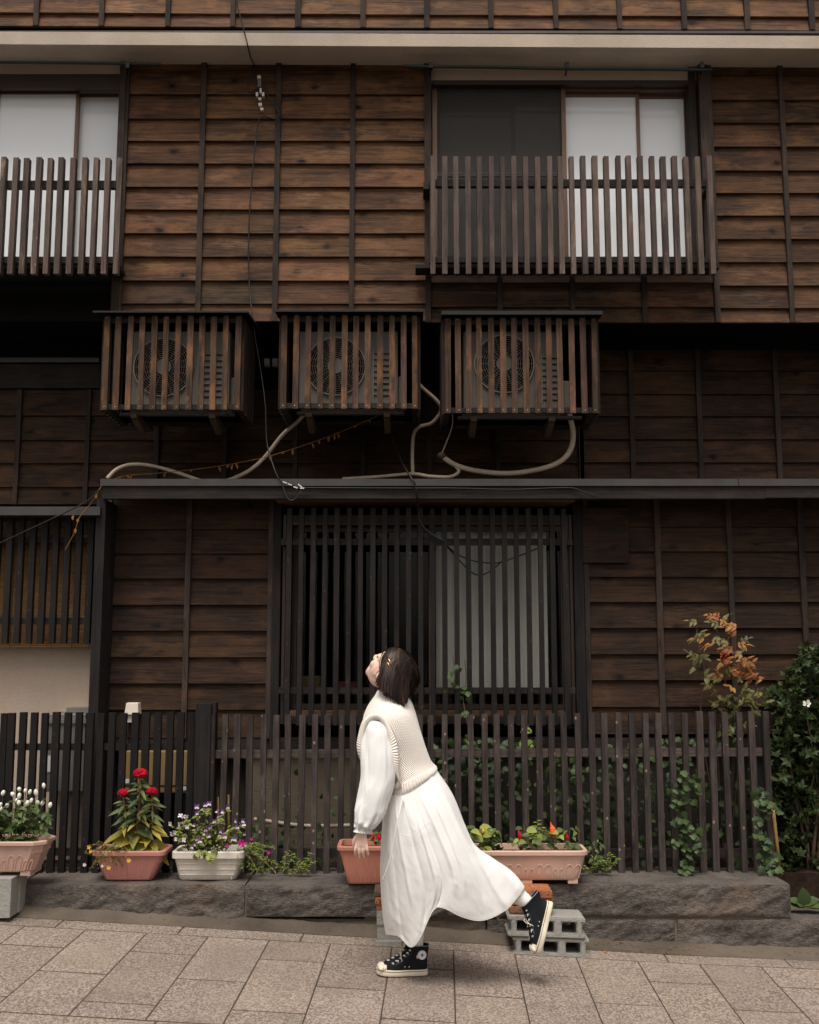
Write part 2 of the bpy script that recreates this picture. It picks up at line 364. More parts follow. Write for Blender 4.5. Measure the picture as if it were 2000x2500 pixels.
leafmat('leaf_yellow', (122, 122, 52), (190, 166, 74)); leafmat('leaf_celosia', (66, 82, 48), (116, 122, 66)); leafmat('leaf_torenia', (104, 116, 52), (168, 170, 92))
leafmat('leaf_nandina', (150, 88, 54), (168, 128, 68)); leafmat('leaf_nandina_green', (66, 76, 48), (126, 118, 66)); leafmat('leaf_bright', (96, 116, 48), (156, 164, 82))
leafmat('leaf_sedum', (92, 100, 52), (150, 130, 66)); leafmat('petal_white', (232, 226, 208), (246, 242, 230), 0.2); leafmat('petal_red', (150, 8, 30), (198, 18, 48), 0.15, 0.7, 0.15)
leafmat('petal_pale', (226, 200, 212), (244, 232, 236), 0.3); leafmat('petal_violet', (120, 70, 150), (150, 100, 175), 0.3); leafmat('petal_magenta', (196, 16, 130), (215, 40, 150), 0.3)
leafmat('petal_orange', (214, 78, 34), (236, 112, 58), 0.2, 0.7, 0.15); leafmat('petal_yellow', (224, 164, 48), (236, 190, 90), 0.3); leafmat('petal_scarlet', (176, 14, 34), (206, 40, 44), 0.2)
leafmat('berry_red', (190, 66, 40), (214, 100, 64), 0.05, 0.35, 0.5); plain('stem_green', (84, 92, 50), 0.7); plain('stem_red', (150, 92, 64), 0.7); plain('twig_brown', (84, 66, 50), 0.85)
# ------------------------------------------------------------------ depths of the planes (metres from the camera)
YL, YF, YLAT, YG, YU, YM, YT, YB, YC, YPF = 5.75, 6.05, 6.27, 6.45, 6.42, 6.95, 6.20, 6.14, 6.00, 6.14

# ------------------------------------------------------------------ ground, road, pavement
def sheet(name, xs, ys, dz, mat, kind='structure', parent=None):
    b = MB(); nx = len(xs)
    for y in ys:
        for x in xs: b.v.append(Vector((x, y, gz(max(-6, min(6, x)), max(-2, min(9, y))) + dz)))
    for j in range(len(ys) - 1):
        for i in range(nx - 1): b.face([j * nx + i, j * nx + i + 1, (j + 1) * nx + i + 1, (j + 1) * nx + i])
    o = b.build(name, mat, parent); o['kind'] = kind; return o
sheet('ground', [-600, -60, -6, -3, 0, 1.2, 3, 6, 60, 600], [-600, -60, -2, 2, 5, 9, 60, 600], -0.10, 'concrete_base')
sheet('road', [-40, -6, -3, 0, 1.2, 3, 6, 40], [-5, -2, 2, 4.19], -0.075, 'asphalt')
pav = sheet('pavement', [-9, -3, 0, 1.2, 3, 9], [4.195, 4.4, 4.6, 4.8, 5.0, 5.2, 5.4, 5.8], -0.0020, 'joint_sand')
def paver(x0, x1, y0, y1, tint, sk=0.031, drop=0.0):
    g = 0.0032; b = MB(); c = 0.0016
    def q(x, y, z): xx = x + sk * (y - 5.0); return Vector((xx, y, gz(xx, y) + z + drop + tx * (x - (x0 + x1) / 2) + ty * (y - (y0 + y1) / 2)))
    tx, ty = RND.uniform(-.004, .004), RND.uniform(-.003, .003)
    x0 += g; x1 -= g; y0 += .0065; y1 -= .0065
    b.loft([[q(x0, y0, -.05), q(x1, y0, -.05), q(x1, y1, -.05), q(x0, y1, -.05)], [q(x0, y0, -c), q(x1, y0, -c), q(x1, y1, -c), q(x0, y1, -c)],
            [q(x0 + c, y0 + c, 0), q(x1 - c, y0 + c, 0), q(x1 - c, y1 - c, 0), q(x0 + c, y1 - c, 0)]])
    o = b.build('paver', 'paver_stone', pav); o.color = (*[v * tint for v in (1, RND.uniform(.975, 1.0), RND.uniform(.95, 1.0))], 1)
W_P = 0.304
for k in range(-12, 11):
    x0 = 0.201 + W_P * k; x1 = x0 + W_P
    cuts = [5.55, 4.89] if k % 2 == 0 else [5.22, 4.56]
    ys = sorted([4.395, 5.52] + [c for c in cuts if 4.43 < c < 5.5])
    for a, b_ in zip(ys[:-1], ys[1:]): paver(x0, x1, a, b_, RND.uniform(.90, 1.06))
for k in range(-7, 7):       # border course along the wall and edging course along the road
    x0 = 0.05 + 0.61 * k; paver(x0, x0 + 0.61, 5.52, 5.665, RND.uniform(.82, .98)); paver(x0 + 0.2, x0 + 0.81, 4.20, 4.395, RND.uniform(.9, 1.02), drop=-0.0005)
# sloping concrete haunch between the pavement and the stone wall
b = MB()
rows = []
for y, h in ((5.650, 0.002), (5.665, 0.007), (5.68, 0.011), (5.695, 0.016), (5.71, 0.022), (5.725, 0.028), (5.745, 0.036), (5.77, 0.040), (6.2, 0.03)):
    rows.append([Vector((x, y, gz(x, y) + h + 0.010 * noise.noise(Vector((x * 5, y * 9, 1))) * (y < 6) * (h > .005) + 0.006 * noise.noise(Vector((x * 23, y * 40, 2))) * (h > .005))) for x in [i * 0.03 - 3.4 for i in range(227)]])
b.loft(rows, False, False, False); o = b.build('gutter_concrete', 'concrete_base', None, True); o['kind'] = 'structure'

# ------------------------------------------------------------------ the stone retaining wall
wall_s = empty('stone_wall', (0, 5.9, 0), 'low rough-hewn grey stone wall carrying the wooden fence', 'stone wall')
def rough_block(name, x0, x1, y0, y1, z0, z1, parent, mat='ledge_stone', amp=0.012, step=0.011, seed=0):
    b = MB()
    def grid(fn, nu, nv):
        n = len(b.v)
        for j in range(nv + 1):
            for i in range(nu + 1): b.v.append(fn(i / nu, j / nv))
        for j in range(nv):
            for i in range(nu): a = n + j * (nu + 1) + i; b.face([a, a + 1, a + nu + 2, a + nu + 1])
    nx = max(3, int((x1 - x0) / step)); nz = max(3, int((z1 - z0) / step)); e = 0.012
    def fr(u, v):
        x = x0 + (x1 - x0) * u; z = z0 + (z1 - z0) * v
        m = min(1, min(u, 1 - u) * (x1 - x0) / 0.014) * min(1, min(v, 1 - v) * (z1 - z0) / 0.014)
        d = noise.fractal(Vector((x * 7 + seed, z * 15 - x * 5, seed)), 0.7, 2.1, 4) * amp + noise.noise(Vector((x * 34 + z * 30, z * 45 - x * 22, seed))) * amp * 0.5 + noise.noise(Vector((x * 80 + z * 60, z * 95, seed))) * amp * 0.25
        return Vector((x, y0 - m * (0.006 + d) + 0.003 * noise.noise(Vector((x * 9, z * 9, 3))), z + 0.004 * noise.noise(Vector((x * 6, seed, 1)))))
    grid(fr, nx, nz)
    def tp(u, v):
        x = x0 + (x1 - x0) * u; y = y0 + (y1 - y0) * v
        if v == 0: p = fr(u, 1.0); return p
        return Vector((x, y, z1 + 0.006 * noise.noise(Vector((x * 7, y * 9, seed)))))
    grid(tp, nx, 6)
    for xx, s in ((x0, 1), (x1, -1)):
        grid(lambda u, v, xx=xx, s=s: Vector((xx, y0 + (y1 - y0) * (u if s < 0 else 1 - u) , z0 + (z1 - z0) * v)) if 0 < u < 1 else (fr(0 if s > 0 else 1, v) if (u == 0) == (s < 0) else Vector((xx, y1, z0 + (z1 - z0) * v))), 4, nz)
    b.box(x0, x1, y1 - 0.004, y1, z0, z1)
    return b.build(name, mat, parent, True)
ZT = Z(2160, YL)                       # top of the wall
xl, xj, xm, xr = X(46, 2180, YL), X(600, 2180, YL), X(1215, 2180, YL), X(1930, 2200, YL)
ZM = Z(2238, YL)
rough_block('stone', -3.3, xl - 0.03, YL + 0.02, YF + 0.16, Z(2240, YL), ZT - 0.01, wall_s, seed=1.3)
rough_block('stone', xl, xj - 0.006, YL, YF + 0.16, Z(2226, YL) - 0.06, ZT, wall_s, seed=4.1)
rough_block('stone', xj + 0.006, xm - 0.006, YL - 0.01, YF + 0.16, Z(2237, YL), ZT - 0.002, wall_s, seed=7.7)
rough_block('stone', xm + 0.006, xr, YL, YF + 0.14, ZM, ZT + 0.001, wall_s, seed=12.9)
MB().box(xj - 0.007, xj + 0.007, YL + 0.012, YF, Z(2240, YL), ZT - 0.012).build('mortar_joint', 'mortar', wall_s)
MB().box(X(890, 2200, YL), xr + 0.01, YL + 0.012, YF + 0.1, ZM - 0.016, ZM + 0.001).build('mortar_joint', 'mortar', wall_s)
x2 = X(1652, 2280, YL); x3 = X(1190, 2280, YL)
rough_block('stone', x3, x2 - 0.008, YL + 0.002, YF + 0.1, ZM - 0.26, ZM - 0.015, wall_s, amp=0.012, seed=15.0)
rough_block('stone', x2 + 0.008, 2.9, YL + 0.002, YF + 0.1, ZM - 0.30, ZM - 0.015, wall_s, amp=0.012, seed=19.0)
rough_block('stone', X(600, 2250, YL), x3 - 0.008, YL + 0.014, YF + 0.1, ZM - 0.26, ZM - 0.014, wall_s, 'concrete_base', amp=0.006, seed=23.0)
MB().box(x2 - 0.009, x2 + 0.009, YL + 0.012, YF, ZM - 0.26, ZM - 0.014).build('mortar_joint', 'mortar', wall_s)
# earth bed behind the wall
b = MB(); b.box(-3.4, 3.4, YF + 0.10, YG + 0.7, -0.4, ZT - 0.02)
bed = b.build('earth_bed', 'soil'); bed['kind'] = 'structure'

# ------------------------------------------------------------------ the house
house = empty('wooden_house', (0, 6.9, 0), 'dark timber house clad in lapped brown boards with slatted windows', 'house')
def part(name, mat, *boxes, parent=None, bevel=0):
    b = MB()
    for bx in boxes: b.box(*bx)
    return b.build(name, mat, parent or house, bevel=bevel)
def boards(wall, xs, zs, Y, tint, slope=0.0, bat=True, proud=0.026, batw=0.0155, batp=0.042, skip=()):
    """xs: batten centres, zs: lap lines from top to bottom; one board per bay and row"""
    for r in range(len(zs) - 1):
        for i in range(len(xs) - 1):
            if (i, r) in skip: continue
            x0, x1 = xs[i] + 0.001, xs[i + 1] - 0.001; z1, z0 = zs[r], zs[r + 1]
            j = lambda: RND.uniform(-.0015, .0015)
            s0, s1 = slope * x0, slope * x1; p = proud + j()
            zb0, zb1 = z0 + j() * 0.8 + s0, z0 + j() * 0.8 + s1
            b = MB().hexa([(x0, Y - p, zb0), (x1, Y - p + j(), zb1), (x1, Y, zb1), (x0, Y, zb0),
                           (x0, Y - 0.004, z1 + s0 + 0.006), (x1, Y - 0.004, z1 + s1 + 0.006), (x1, Y, z1 + s1 + 0.006), (x0, Y, z1 + s0 + 0.006)])
            o = b.build('board', 'board_wood', wall)
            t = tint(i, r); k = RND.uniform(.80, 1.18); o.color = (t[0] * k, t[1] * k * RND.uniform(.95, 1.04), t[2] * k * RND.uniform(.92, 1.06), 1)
    if bat:
        for x in xs:
            w = batw + RND.uniform(-.002, .002)
            o = MB().box(x - w, x + w, Y - batp, Y - 0.001, zs[-1] - 0.004 + slope * x, zs[0] + slope * x).build('batten', 'batten_wood', wall); k = RND.uniform(.75, 1.25); o.color = (k, k, k, 1)
zu = lambda *p: [Z(q, YU) for q in p]
# -- attic storey
att = part('attic_wall', 'black_void', (-3.6, 3.6, YT + 0.004, YT + 0.25, Z(84, YT), Z(-140, YT)))
xa = [X(p, 50, YT) for p in (-226, -66, 93, 252, 413, 571, 729, 887, 1042, 1198, 1355, 1510, 1667, 1820, 1977, 2135, 2292)]
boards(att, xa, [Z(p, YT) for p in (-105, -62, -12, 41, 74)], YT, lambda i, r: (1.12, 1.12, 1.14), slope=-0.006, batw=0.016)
part('roof_flashing', 'flashing_metal', (-3.6, 3.6, YT - 0.035, YT + 0.02, Z(82, YT - .03), Z(76, YT - .03)))
ef = YU - 0.275
eave = MB().hexa([(-3.6, ef, Z(113, ef) + .02), (3.6, ef, Z(113, ef) - .02), (3.6, YU + .2, Z(155, YU) - .02), (-3.6, YU + .2, Z(155, YU) + .02), (-3.6, ef - .012, Z(85, ef) + .02), (3.6, ef - .012, Z(85, ef) - .02), (3.6, YU + .2, Z(85, ef) - .02), (-3.6, YU + .2, Z(85, ef) + .02)]).build('eave_band', 'plaster_eave', house)
# -- upper storey
zt_u, zb_u = Z(150, YU) + 0.05, Z(785, YU)
xA, xE, xF = X(305, 450, YU), X(1045, 450, YU), X(1728, 450, YU)
upw = part('upper_wall', 'black_void', (xA, xE, YU + .002, YU + .2, zb_u, zt_u), (xF, 3.6, YU + .002, YU + .2, zb_u, zt_u), (xE, xF, YU + .002, YU + .2, zb_u, Z(655, YU)))
xs1 = [X(p, 450, YU) for p in (305, 494, 678, 861, 1045)]
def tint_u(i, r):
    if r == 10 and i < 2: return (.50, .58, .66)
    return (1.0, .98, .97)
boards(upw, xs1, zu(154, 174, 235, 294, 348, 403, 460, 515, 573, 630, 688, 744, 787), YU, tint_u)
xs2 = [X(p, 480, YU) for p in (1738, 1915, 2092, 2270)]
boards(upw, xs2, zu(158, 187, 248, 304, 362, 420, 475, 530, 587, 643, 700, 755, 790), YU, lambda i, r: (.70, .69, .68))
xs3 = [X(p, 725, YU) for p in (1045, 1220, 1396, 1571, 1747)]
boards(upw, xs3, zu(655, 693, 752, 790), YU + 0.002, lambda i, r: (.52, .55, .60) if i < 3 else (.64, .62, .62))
part('corner_post', 'batten_wood', (xA - .045, xA - .005, YU - .05, YU + .1, zb_u, zt_u), parent=upw)
part('corner_post', 'batten_wood', (xE - .022, xE + .022, YU - .045, YU + .1, Z(660, YU), zt_u), parent=upw)
part('corner_post', 'batten_wood', (xF - .045, xF + .012, YU - .05, YU + .1, Z(640, YU), zt_u), parent=upw)
part('corner_post', 'batten_wood', (xF - .10, xF - .055, YU - .01, YU + .1, Z(640, YU), zt_u), parent=upw)
part('overhang_soffit', 'black_void', (-3.6, 3.6, YU + .006, YM + .2, zb_u + .004, zb_u + .05))
part('window_bay_floor', 'black_void', (-3.6, xA - .046, YU - .02, YM + .2, Z(690, YU), Z(655, YU)))
part('window_bay_soffit', 'stucco_black', (-3.6, xA - .046, YU - .01, YU + .1, Z(702, YU), Z(690, YU) - .002))
# -- windows of the upper storey
def rect(b, x0, x1, y0, y1, Yf, Yb): b.box(x0, x1, Yf, Yb, y0, y1)
def window(x0, x1, z0, z1, Y, name='window'):
    w = empty(name, ((x0 + x1) / 2, Y, z0)); w.parent = house; w.location = Vector(((x0 + x1) / 2, Y, z0)) - worg(house); return w
def sash(w, x0, x1, z0, z1, Y, t=0.022, d=0.03, mat='brown_alu', pane='window_glass', name='sash'):
    MB().box(x0, x1, Y, Y + d, z0, z0 + t).box(x0, x1, Y, Y + d, z1 - t, z1).box(x0, x0 + t, Y, Y + d, z0 + t, z1 - t).box(x1 - t, x1, Y, Y + d, z0 + t, z1 - t).build(name, mat, w)
    if pane: MB().box(x0 + t - .002, x1 - t + .002, Y + d * .4, Y + d * .4 + .004, z0 + t - .002, z1 - t + .002).build('pane', pane, w)
def frame(w, x0, x1, z0, z1, Y0, Y1, t, mat='brown_alu'):
    MB().box(x0, x1, Y0, Y1, z0, z0 + t).box(x0, x1, Y0, Y1, z1 - t, z1).box(x0, x0 + t, Y0, Y1, z0 + t, z1 - t).box(x1 - t, x1, Y0, Y1, z0 + t, z1 - t).build('frame', mat, w)
def cloth_panel(x0, x1, z0, z1, Y, amp, wl, name, mat, parent):
    b = MB(); n = max(8, int((x1 - x0) / wl * 10)); r0 = []; r1 = []
    for i in range(n + 1):
        x = x0 + (x1 - x0) * i / n; y = Y + amp * math.sin(2 * math.pi * (x / wl) + 0.7 * math.sin(x * 9))
        r0.append(Vector((x, y, z0))); r1.append(Vector((x, y, z1)))
    b.loft([r0, r1], False, False, False); return b.build(name, mat, parent, True)
YW = YU + 0.06
wx0, wx1, wz0, wz1 = X(1056, 430, YW), X(1700, 430, YW), Z(648, YW), Z(196, YW)
w1 = window(wx0, wx1, wz0, wz1, YW)
frame(w1, wx0, wx1, wz0, wz1, YW - .02, YW + .10, .03)
xc = X(1378, 430, YW)
sash(w1, X(1062, 430, YW), xc, Z(428, YW), Z(212, YW), YW - .012, .014, .012, 'dark_alu', 'insect_screen', 'screen_frame')
sash(w1, X(1062, 430, YW), xc, Z(640, YW), Z(429, YW), YW - .012, .010, .012, 'dark_alu', 'insect_screen', 'screen_frame')
sash(w1, wx0 + .03, X(1262, 430, YW), Z(640, YW), Z(224, YW), YW + .055, .024)
sash(w1, X(1252, 430, YW), xc + .02, Z(640, YW), Z(224, YW), YW + .018, .024)
sash(w1, xc - .005, X(1568, 430, YW), Z(640, YW), Z(224, YW), YW + .018, .022, pane='milky_glass')
sash(w1, X(1556, 430, YW), wx1 - .03, Z(640, YW), Z(224, YW), YW + .04, .022, pane='milky_glass')
MB().box(xc - .014, xc + .014, YW - .02, YW + .016, wz0 + .03, wz1 - .03).build('mullion', 'brown_alu', w1)
MB().box(xc - .012, wx1 - .03, YW - .018, YW + .016, Z(224, YW), Z(213, YW)).build('transom', 'brown_alu', w1)
cloth_panel(X(1388, 430, YW), X(1700, 430, YW), Z(640, YW), Z(232, YW), YW + .095, .0015, .07, 'curtain', 'curtain_white', w1)
cloth_panel(X(1262, 430, YW), X(1384, 430, YW), Z(640, YW), Z(232, YW), YW + .095, .0015, .07, 'curtain', 'curtain_grey', w1)
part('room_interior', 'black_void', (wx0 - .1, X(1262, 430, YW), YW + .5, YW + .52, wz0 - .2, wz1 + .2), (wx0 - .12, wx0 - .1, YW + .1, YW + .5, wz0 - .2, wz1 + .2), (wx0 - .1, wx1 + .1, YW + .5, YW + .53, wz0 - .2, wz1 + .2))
part('window_head', 'plaster_cream', (X(1050, 170, YU), X(1722, 170, YU), YU + .005, YU + .2, Z(200, YU), zt_u))
part('window_head', 'plaster_cream', (-3.6, xA - .046, YU + .005, YU + .2, Z(184, YU), zt_u))
part('window_lintel', 'dark_alu', (X(1056, 200, YU), X(1712, 200, YU), YU - .006, YU + .03, Z(208, YU), Z(197, YU)))
# upper left window
lx1 = X(303, 400, YW); w2 = window(-3.3, lx1, wz0, wz1, YW)
frame(w2, -3.4, lx1, Z(652, YW), Z(200, YW), YW - .02, YW + .10, .028, 'dark_alu')
part('window_lintel', 'dark_alu', (-3.6, xA - .05, YU - .006, YU + .03, Z(216, YU), Z(182, YU)))
sash(w2, X(172, 400, YW), lx1 - .01, Z(646, YW), Z(218, YW), YW + .055, .020, pane='milky_glass')
sash(w2, X(-20, 400, YW), X(184, 400, YW), Z(646, YW), Z(218, YW), YW + .018, .020, pane='milky_glass')
sash(w2, -3.4, X(-14, 400, YW), Z(646, YW), Z(218, YW), YW + .055, .020, pane='milky_glass')
cloth_panel(-3.4, lx1, Z(648, YW), Z(222, YW), YW + .095, .0015, .07, 'curtain', 'curtain_white', w2)
# -- middle wall (set back, above the pent roof)
zm_b = Z(1180, YM)
mid = part('middle_wall', 'stucco_black', (-3.8, 3.8, YM + .002, YM + .2, zm_b - .3, zb_u + .02))
zm = lambda *p: [Z(q, YM) for q in p]
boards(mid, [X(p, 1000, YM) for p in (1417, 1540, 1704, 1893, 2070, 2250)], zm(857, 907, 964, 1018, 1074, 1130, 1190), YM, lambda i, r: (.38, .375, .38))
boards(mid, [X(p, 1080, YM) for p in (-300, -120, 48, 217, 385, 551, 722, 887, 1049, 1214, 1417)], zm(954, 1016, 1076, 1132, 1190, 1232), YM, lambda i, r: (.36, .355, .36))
part('trim_board', 'dark_rail_wood', (-3.8, X(247, 920, YM), YM - .03, YM, Z(950, YM), Z(892, YM)), parent=mid)
part('trim_board', 'flashing_metal', (-3.8, X(247, 880, YM), YM - .05, YM, Z(889, YM), Z(878, YM)), parent=mid)
for px in (648, 667):
    part('wall_bracket', 'insulator_white', (X(px, 885, YM), X(px + 13, 885, YM), YM - .05, YM, Z(897, YM), Z(880, YM)), parent=mid)
# -- pent roof over the ground floor
xp0 = X(245, 1180, YPF)
pent = part('pent_roof', 'flashing_metal', (xp0, 3.7, YPF, YM, Z(1186, YPF), Z(1169, YPF)))
part('fascia_beam', 'dark_rail_wood', (xp0 + .01, X(1870, 1200, YPF), YPF + .015, YPF + .07, Z(1216, YPF), Z(1187, YPF)), (X(1870, 1200, YPF) + .001, 3.7, YPF + .012, YPF + .07, Z(1214, YPF), Z(1187, YPF)), parent=pent)
part('roof_seam', 'black_metal', (X(1803, 1175, YPF), X(1803, 1175, YPF) + .003, YPF - .003, YPF, Z(1186, YPF), Z(1168, YPF)), parent=pent)
part('eave_board', 'frame_wood', (X(672, 1230, YLAT), X(1405, 1230, YLAT), YPF + .08, YG + .1, Z(1216, YPF) + .005, Z(1216, YPF) + .02), parent=pent)
part('low_gutter', 'flashing_metal', (-3.7, xp0 - .004, YPF + .03, YG, Z(1256, YPF), Z(1235, YPF)), (-3.7, xp0 - .004, YG, YM, Z(1240, YPF), Z(1236, YPF)), parent=pent)
# -- ground floor
zg = lambda *p: [Z(q, YG) for q in p]
zbg = Z(1800, YG); ztg = Z(1216, YPF)
xg0, xg1, xg2, xg3 = X(255, 1500, YG), X(676, 1500, YG), X(1425, 1500, YG), 3.7
gf = part('ground_floor_wall', 'black_void', (xg2, xg3, YG + .002, YG + .15, zbg, ztg))
part('wall_core', 'black_void', (xg0, xg1, YG + .002, YG + .15, zbg, ztg), parent=gf); part('wall_core', 'black_void', (xg0, xg0 + .02, YG + .151, YM, zbg, ztg), parent=gf)
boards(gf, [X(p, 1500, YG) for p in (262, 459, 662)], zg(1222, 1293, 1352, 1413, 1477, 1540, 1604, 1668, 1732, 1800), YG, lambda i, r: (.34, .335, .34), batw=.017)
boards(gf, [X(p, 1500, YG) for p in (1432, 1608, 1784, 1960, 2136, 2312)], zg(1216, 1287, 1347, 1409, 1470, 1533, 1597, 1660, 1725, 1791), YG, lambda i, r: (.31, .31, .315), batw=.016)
for k, (a, c) in enumerate(((1240, 1270), (1270, 1320), (1320, 1374))):
    o = part('patch_board', 'board_wood', (X(1419, 1300, YG), X(1530, 1300, YG), YG - .055, YG - .02, Z(c, YG - .05) + .001, Z(a, YG - .05)), parent=gf); o.color = (.24, .24, .25, 1)
part('door_post', 'post_wood', (X(664, 1500, YG - .04), xg1 + .025, YG - .05, YG + .12, zbg - .1, ztg), parent=gf)
part('door_post', 'post_wood', (X(1403, 1500, YG - .04), xg2 - .002, YG - .05, YG + .12, zbg - .1, ztg), parent=gf)
part('corner_post', 'post_wood', (X(230, 1500, YPF + .1), X(253, 1500, YPF + .1), YPF + .06, YM, -.05, ztg), parent=gf)
part('sill_beam', 'dark_rail_wood', (xg0, xg3, YG - .02, YG + .1, Z(1832, YG), zbg - .002), parent=gf)
fnd = part('foundation', 'stucco_tan', (X(600, 1900, YG), X(1000, 1900, YG), YG + .02, YG + .12, 0, Z(1832, YG)))
part('foundation', 'shaded_foundation', (-1.9, X(600, 1900, YG) - .002, YG + .10, YG + .2, 0, Z(1832, YG)), (X(1000, 1900, YG) + .002, 3.7, YG + .03, YG + .12, 0, Z(1832, YG)))
# ground-floor window behind the lattice
gx0, gx1, gz0, gz1 = X(692, 1500, YG), X(1402, 1500, YG), Z(1792, YG), Z(1258, YG)
w3 = window(gx0, gx1, gz0, gz1, YG)
frame(w3, gx0, gx1, gz0 + .06, gz1 + .0, YG - .01, YG + .10, .045, 'dark_alu')
MB().box(gx0 + .045, gx1 - .045, YG - .008, YG + .03, Z(1282, YG), Z(1268, YG)).build('transom', 'frame_wood', w3)
MB().box(gx0 + .045, gx1 - .045, YG - .008, YG + .05, Z(1752, YG), Z(1734, YG)).build('sill', 'frame_wood', w3)
xgc = X(1055, 1500, YG)
sash(w3, gx0 + .045, xgc + .02, Z(1732, YG), Z(1284, YG), YG + .06, .03, .03, 'dark_alu', 'shaded_glass')
sash(w3, xgc - .02, gx1 - .045, Z(1732, YG), Z(1284, YG), YG + .02, .03, .03, 'dark_alu', 'shaded_glass')
MB().box(X(1048, 1500, YG), X(1062, 1500, YG), YG - .02, YG + .018, gz0 + .06, gz1).build('mullion', 'frame_wood', w3)
MB().box(X(690, 1500, YG), X(697, 1500, YG), YG - .03, YG - .012, gz0 + .06, gz1).build('trim_strip', 'dark_alu', w3)
MB().box(X(1392, 1500, YG), X(1398, 1500, YG), YG - .03, YG - .012, gz0 + .06, gz1).build('trim_strip', 'dark_alu', w3)
cloth_panel(X(1066, 1500, YG), X(1342, 1500, YG), Z(1682, YG + .1), Z(1284, YG), YG + .10, .003, .05, 'curtain', 'curtain_white', w3)
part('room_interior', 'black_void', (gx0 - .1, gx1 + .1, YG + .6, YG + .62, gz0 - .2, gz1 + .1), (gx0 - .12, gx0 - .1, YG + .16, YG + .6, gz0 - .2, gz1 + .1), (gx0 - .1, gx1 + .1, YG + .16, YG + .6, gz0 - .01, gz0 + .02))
# bundles on the sill inside
for nm, lb, px0, px1, py0, py1, mt in (('cushion', 'dull pink cushion inside the dark lower window', 826, 870, 1664, 1682, 'pink_thing'), ('basket', 'yellowish basket inside the dark lower window', 736, 784, 1650, 1682, 'yellow_thing')):
    tag(MB().box(X(px0, 1660, YG + .2), X(px1, 1660, YG + .2), YG + .15, YG + .28, Z(py1, YG + .2), Z(py0, YG + .2)).build(nm, mt, None, bevel=.01), lb, nm)
tag(MB().box(gx0 + .05, gx1 - .05, YG + .13, YG + .3, Z(1695, YG + .2), Z(1684, YG + .2)).build('shelf', 'dark_rail_wood'), 'dark shelf inside the lower window', 'shelf')
# -- recessed entry wall at the left
ent = part('entry_wall', 'plaster_cream', (-3.7, X(230, 1700, YPF + .14), YG + .02, YG + .16, 0.0, ztg - .05))
part('entry_base', 'dark_rail_wood', (-3.7, X(230, 1700, YPF + .14), YG - .004, YG + .02, 0, Z(2100, YG)), parent=ent)

# ------------------------------------------------------------------ slatted things
def slat_set(root, xs, z0, z1, Y, w, d, mat, tintf=None, lean=0.0, jit=0.003, zj=0.004, name='slat'):
    for i, x in enumerate(xs):
        a = RND.uniform(-jit, jit); l = RND.uniform(-1, 1) * lean; zz1 = z1[i] if isinstance(z1, list) else z1
        zz1 += RND.uniform(-zj, zj); ww = w * RND.uniform(.93, 1.07)
        o = MB().hexa([(x - ww, Y, z0), (x + ww, Y, z0), (x + ww, Y + d, z0), (x - ww, Y + d, z0),
                   (x - ww + a, Y + l, zz1), (x + ww + a, Y + l, zz1), (x + ww + a, Y + d + l, zz1), (x - ww + a, Y + d + l, zz1)]).build(name, mat(i) if callable(mat) else mat, root)
        k = RND.uniform(.72, 1.22); t = tintf(i) if tintf else 1; o.color = (k * t, k * t * RND.uniform(.96, 1.02), k * t * RND.uniform(.94, 1.02), 1)
def rail(root, x0, x1, Y, d, z0, z1, mat, name='rail', tilt=0):
    o = MB().hexa([(x0, Y, z0), (x1, Y, z0 + tilt), (x1, Y + d, z0 + tilt), (x0, Y + d, z0), (x0, Y, z1), (x1, Y, z1 + tilt), (x1, Y + d, z1 + tilt), (x0, Y + d, z1)]).build(name, mat, root); return o
# balcony railings
r1 = empty('balcony_railing', (X(1380, 660, YB), YB, Z(668, YB)), 'weathered slatted railing in front of the right upper window', 'railing', 'balcony railings')
xs = [X(1000 + p / 1.725, 520, YB) for p in (98, 148, 197.5, 247, 296, 345.5, 394, 443, 492.5, 542, 592, 639.5, 688, 737, 786.5, 835.5, 884, 930.5, 980, 1029.5, 1077.5, 1125.5, 1174, 1222.5, 1272)]
slat_set(r1, xs, Z(668, YB), Z(381, YB), YB, .0152, .042, 'rail_slat_wood')
rail(r1, xs[0] - .02, xs[-1] + .02, YB + .043, .035, Z(447, YB), Z(430, YB), 'dark_rail_wood'); rail(r1, xs[0] - .02, xs[-1] + .02, YB + .043, .035, Z(634, YB), Z(620, YB), 'dark_rail_wood')
for x in (xs[0] - .035, xs[-1] + .012): MB().box(x - .02, x + .02, YB + .08, YU - .04, Z(447, YB), Z(430, YB)).build('wall_arm', 'dark_rail_wood', r1)
MB().box(X(1015, 650, YB), X(1770, 650, YB), YB + .10, YU - .05, Z(654, YB + .1), Z(645, YB + .1)).build('floor_board', 'dark_rail_wood', r1)
part('window_sill', 'frame_wood', (xE + .023, xF - .05, YU - .045, YU + .03, Z(648, YU), Z(636, YU)))
r2 = empty('balcony_railing', (X(140, 660, YB), YB, Z(668, YB)), 'slatted railing with peeling pale streaks before the left upper window', 'railing', 'balcony railings')
xs = [X(p, 520, YB) for p in (-81, -53, -24, 3, 31, 59, 88, 117, 144, 173, 202, 229, 258, 287)]
slat_set(r2, xs, Z(668, YB), Z(384, YB), YB, .0155, .042, lambda i: 'worn_slat_wood' if i in (3, 4, 5, 6, 8) else 'rail_slat_wood')
rail(r2, xs[0] - .02, X(292, 440, YB), YB + .043, .035, Z(451, YB), Z(433, YB), 'dark_rail_wood'); rail(r2, xs[0] - .02, X(285, 440, YB), YB + .043, .035, Z(636, YB), Z(620, YB), 'dark_rail_wood')
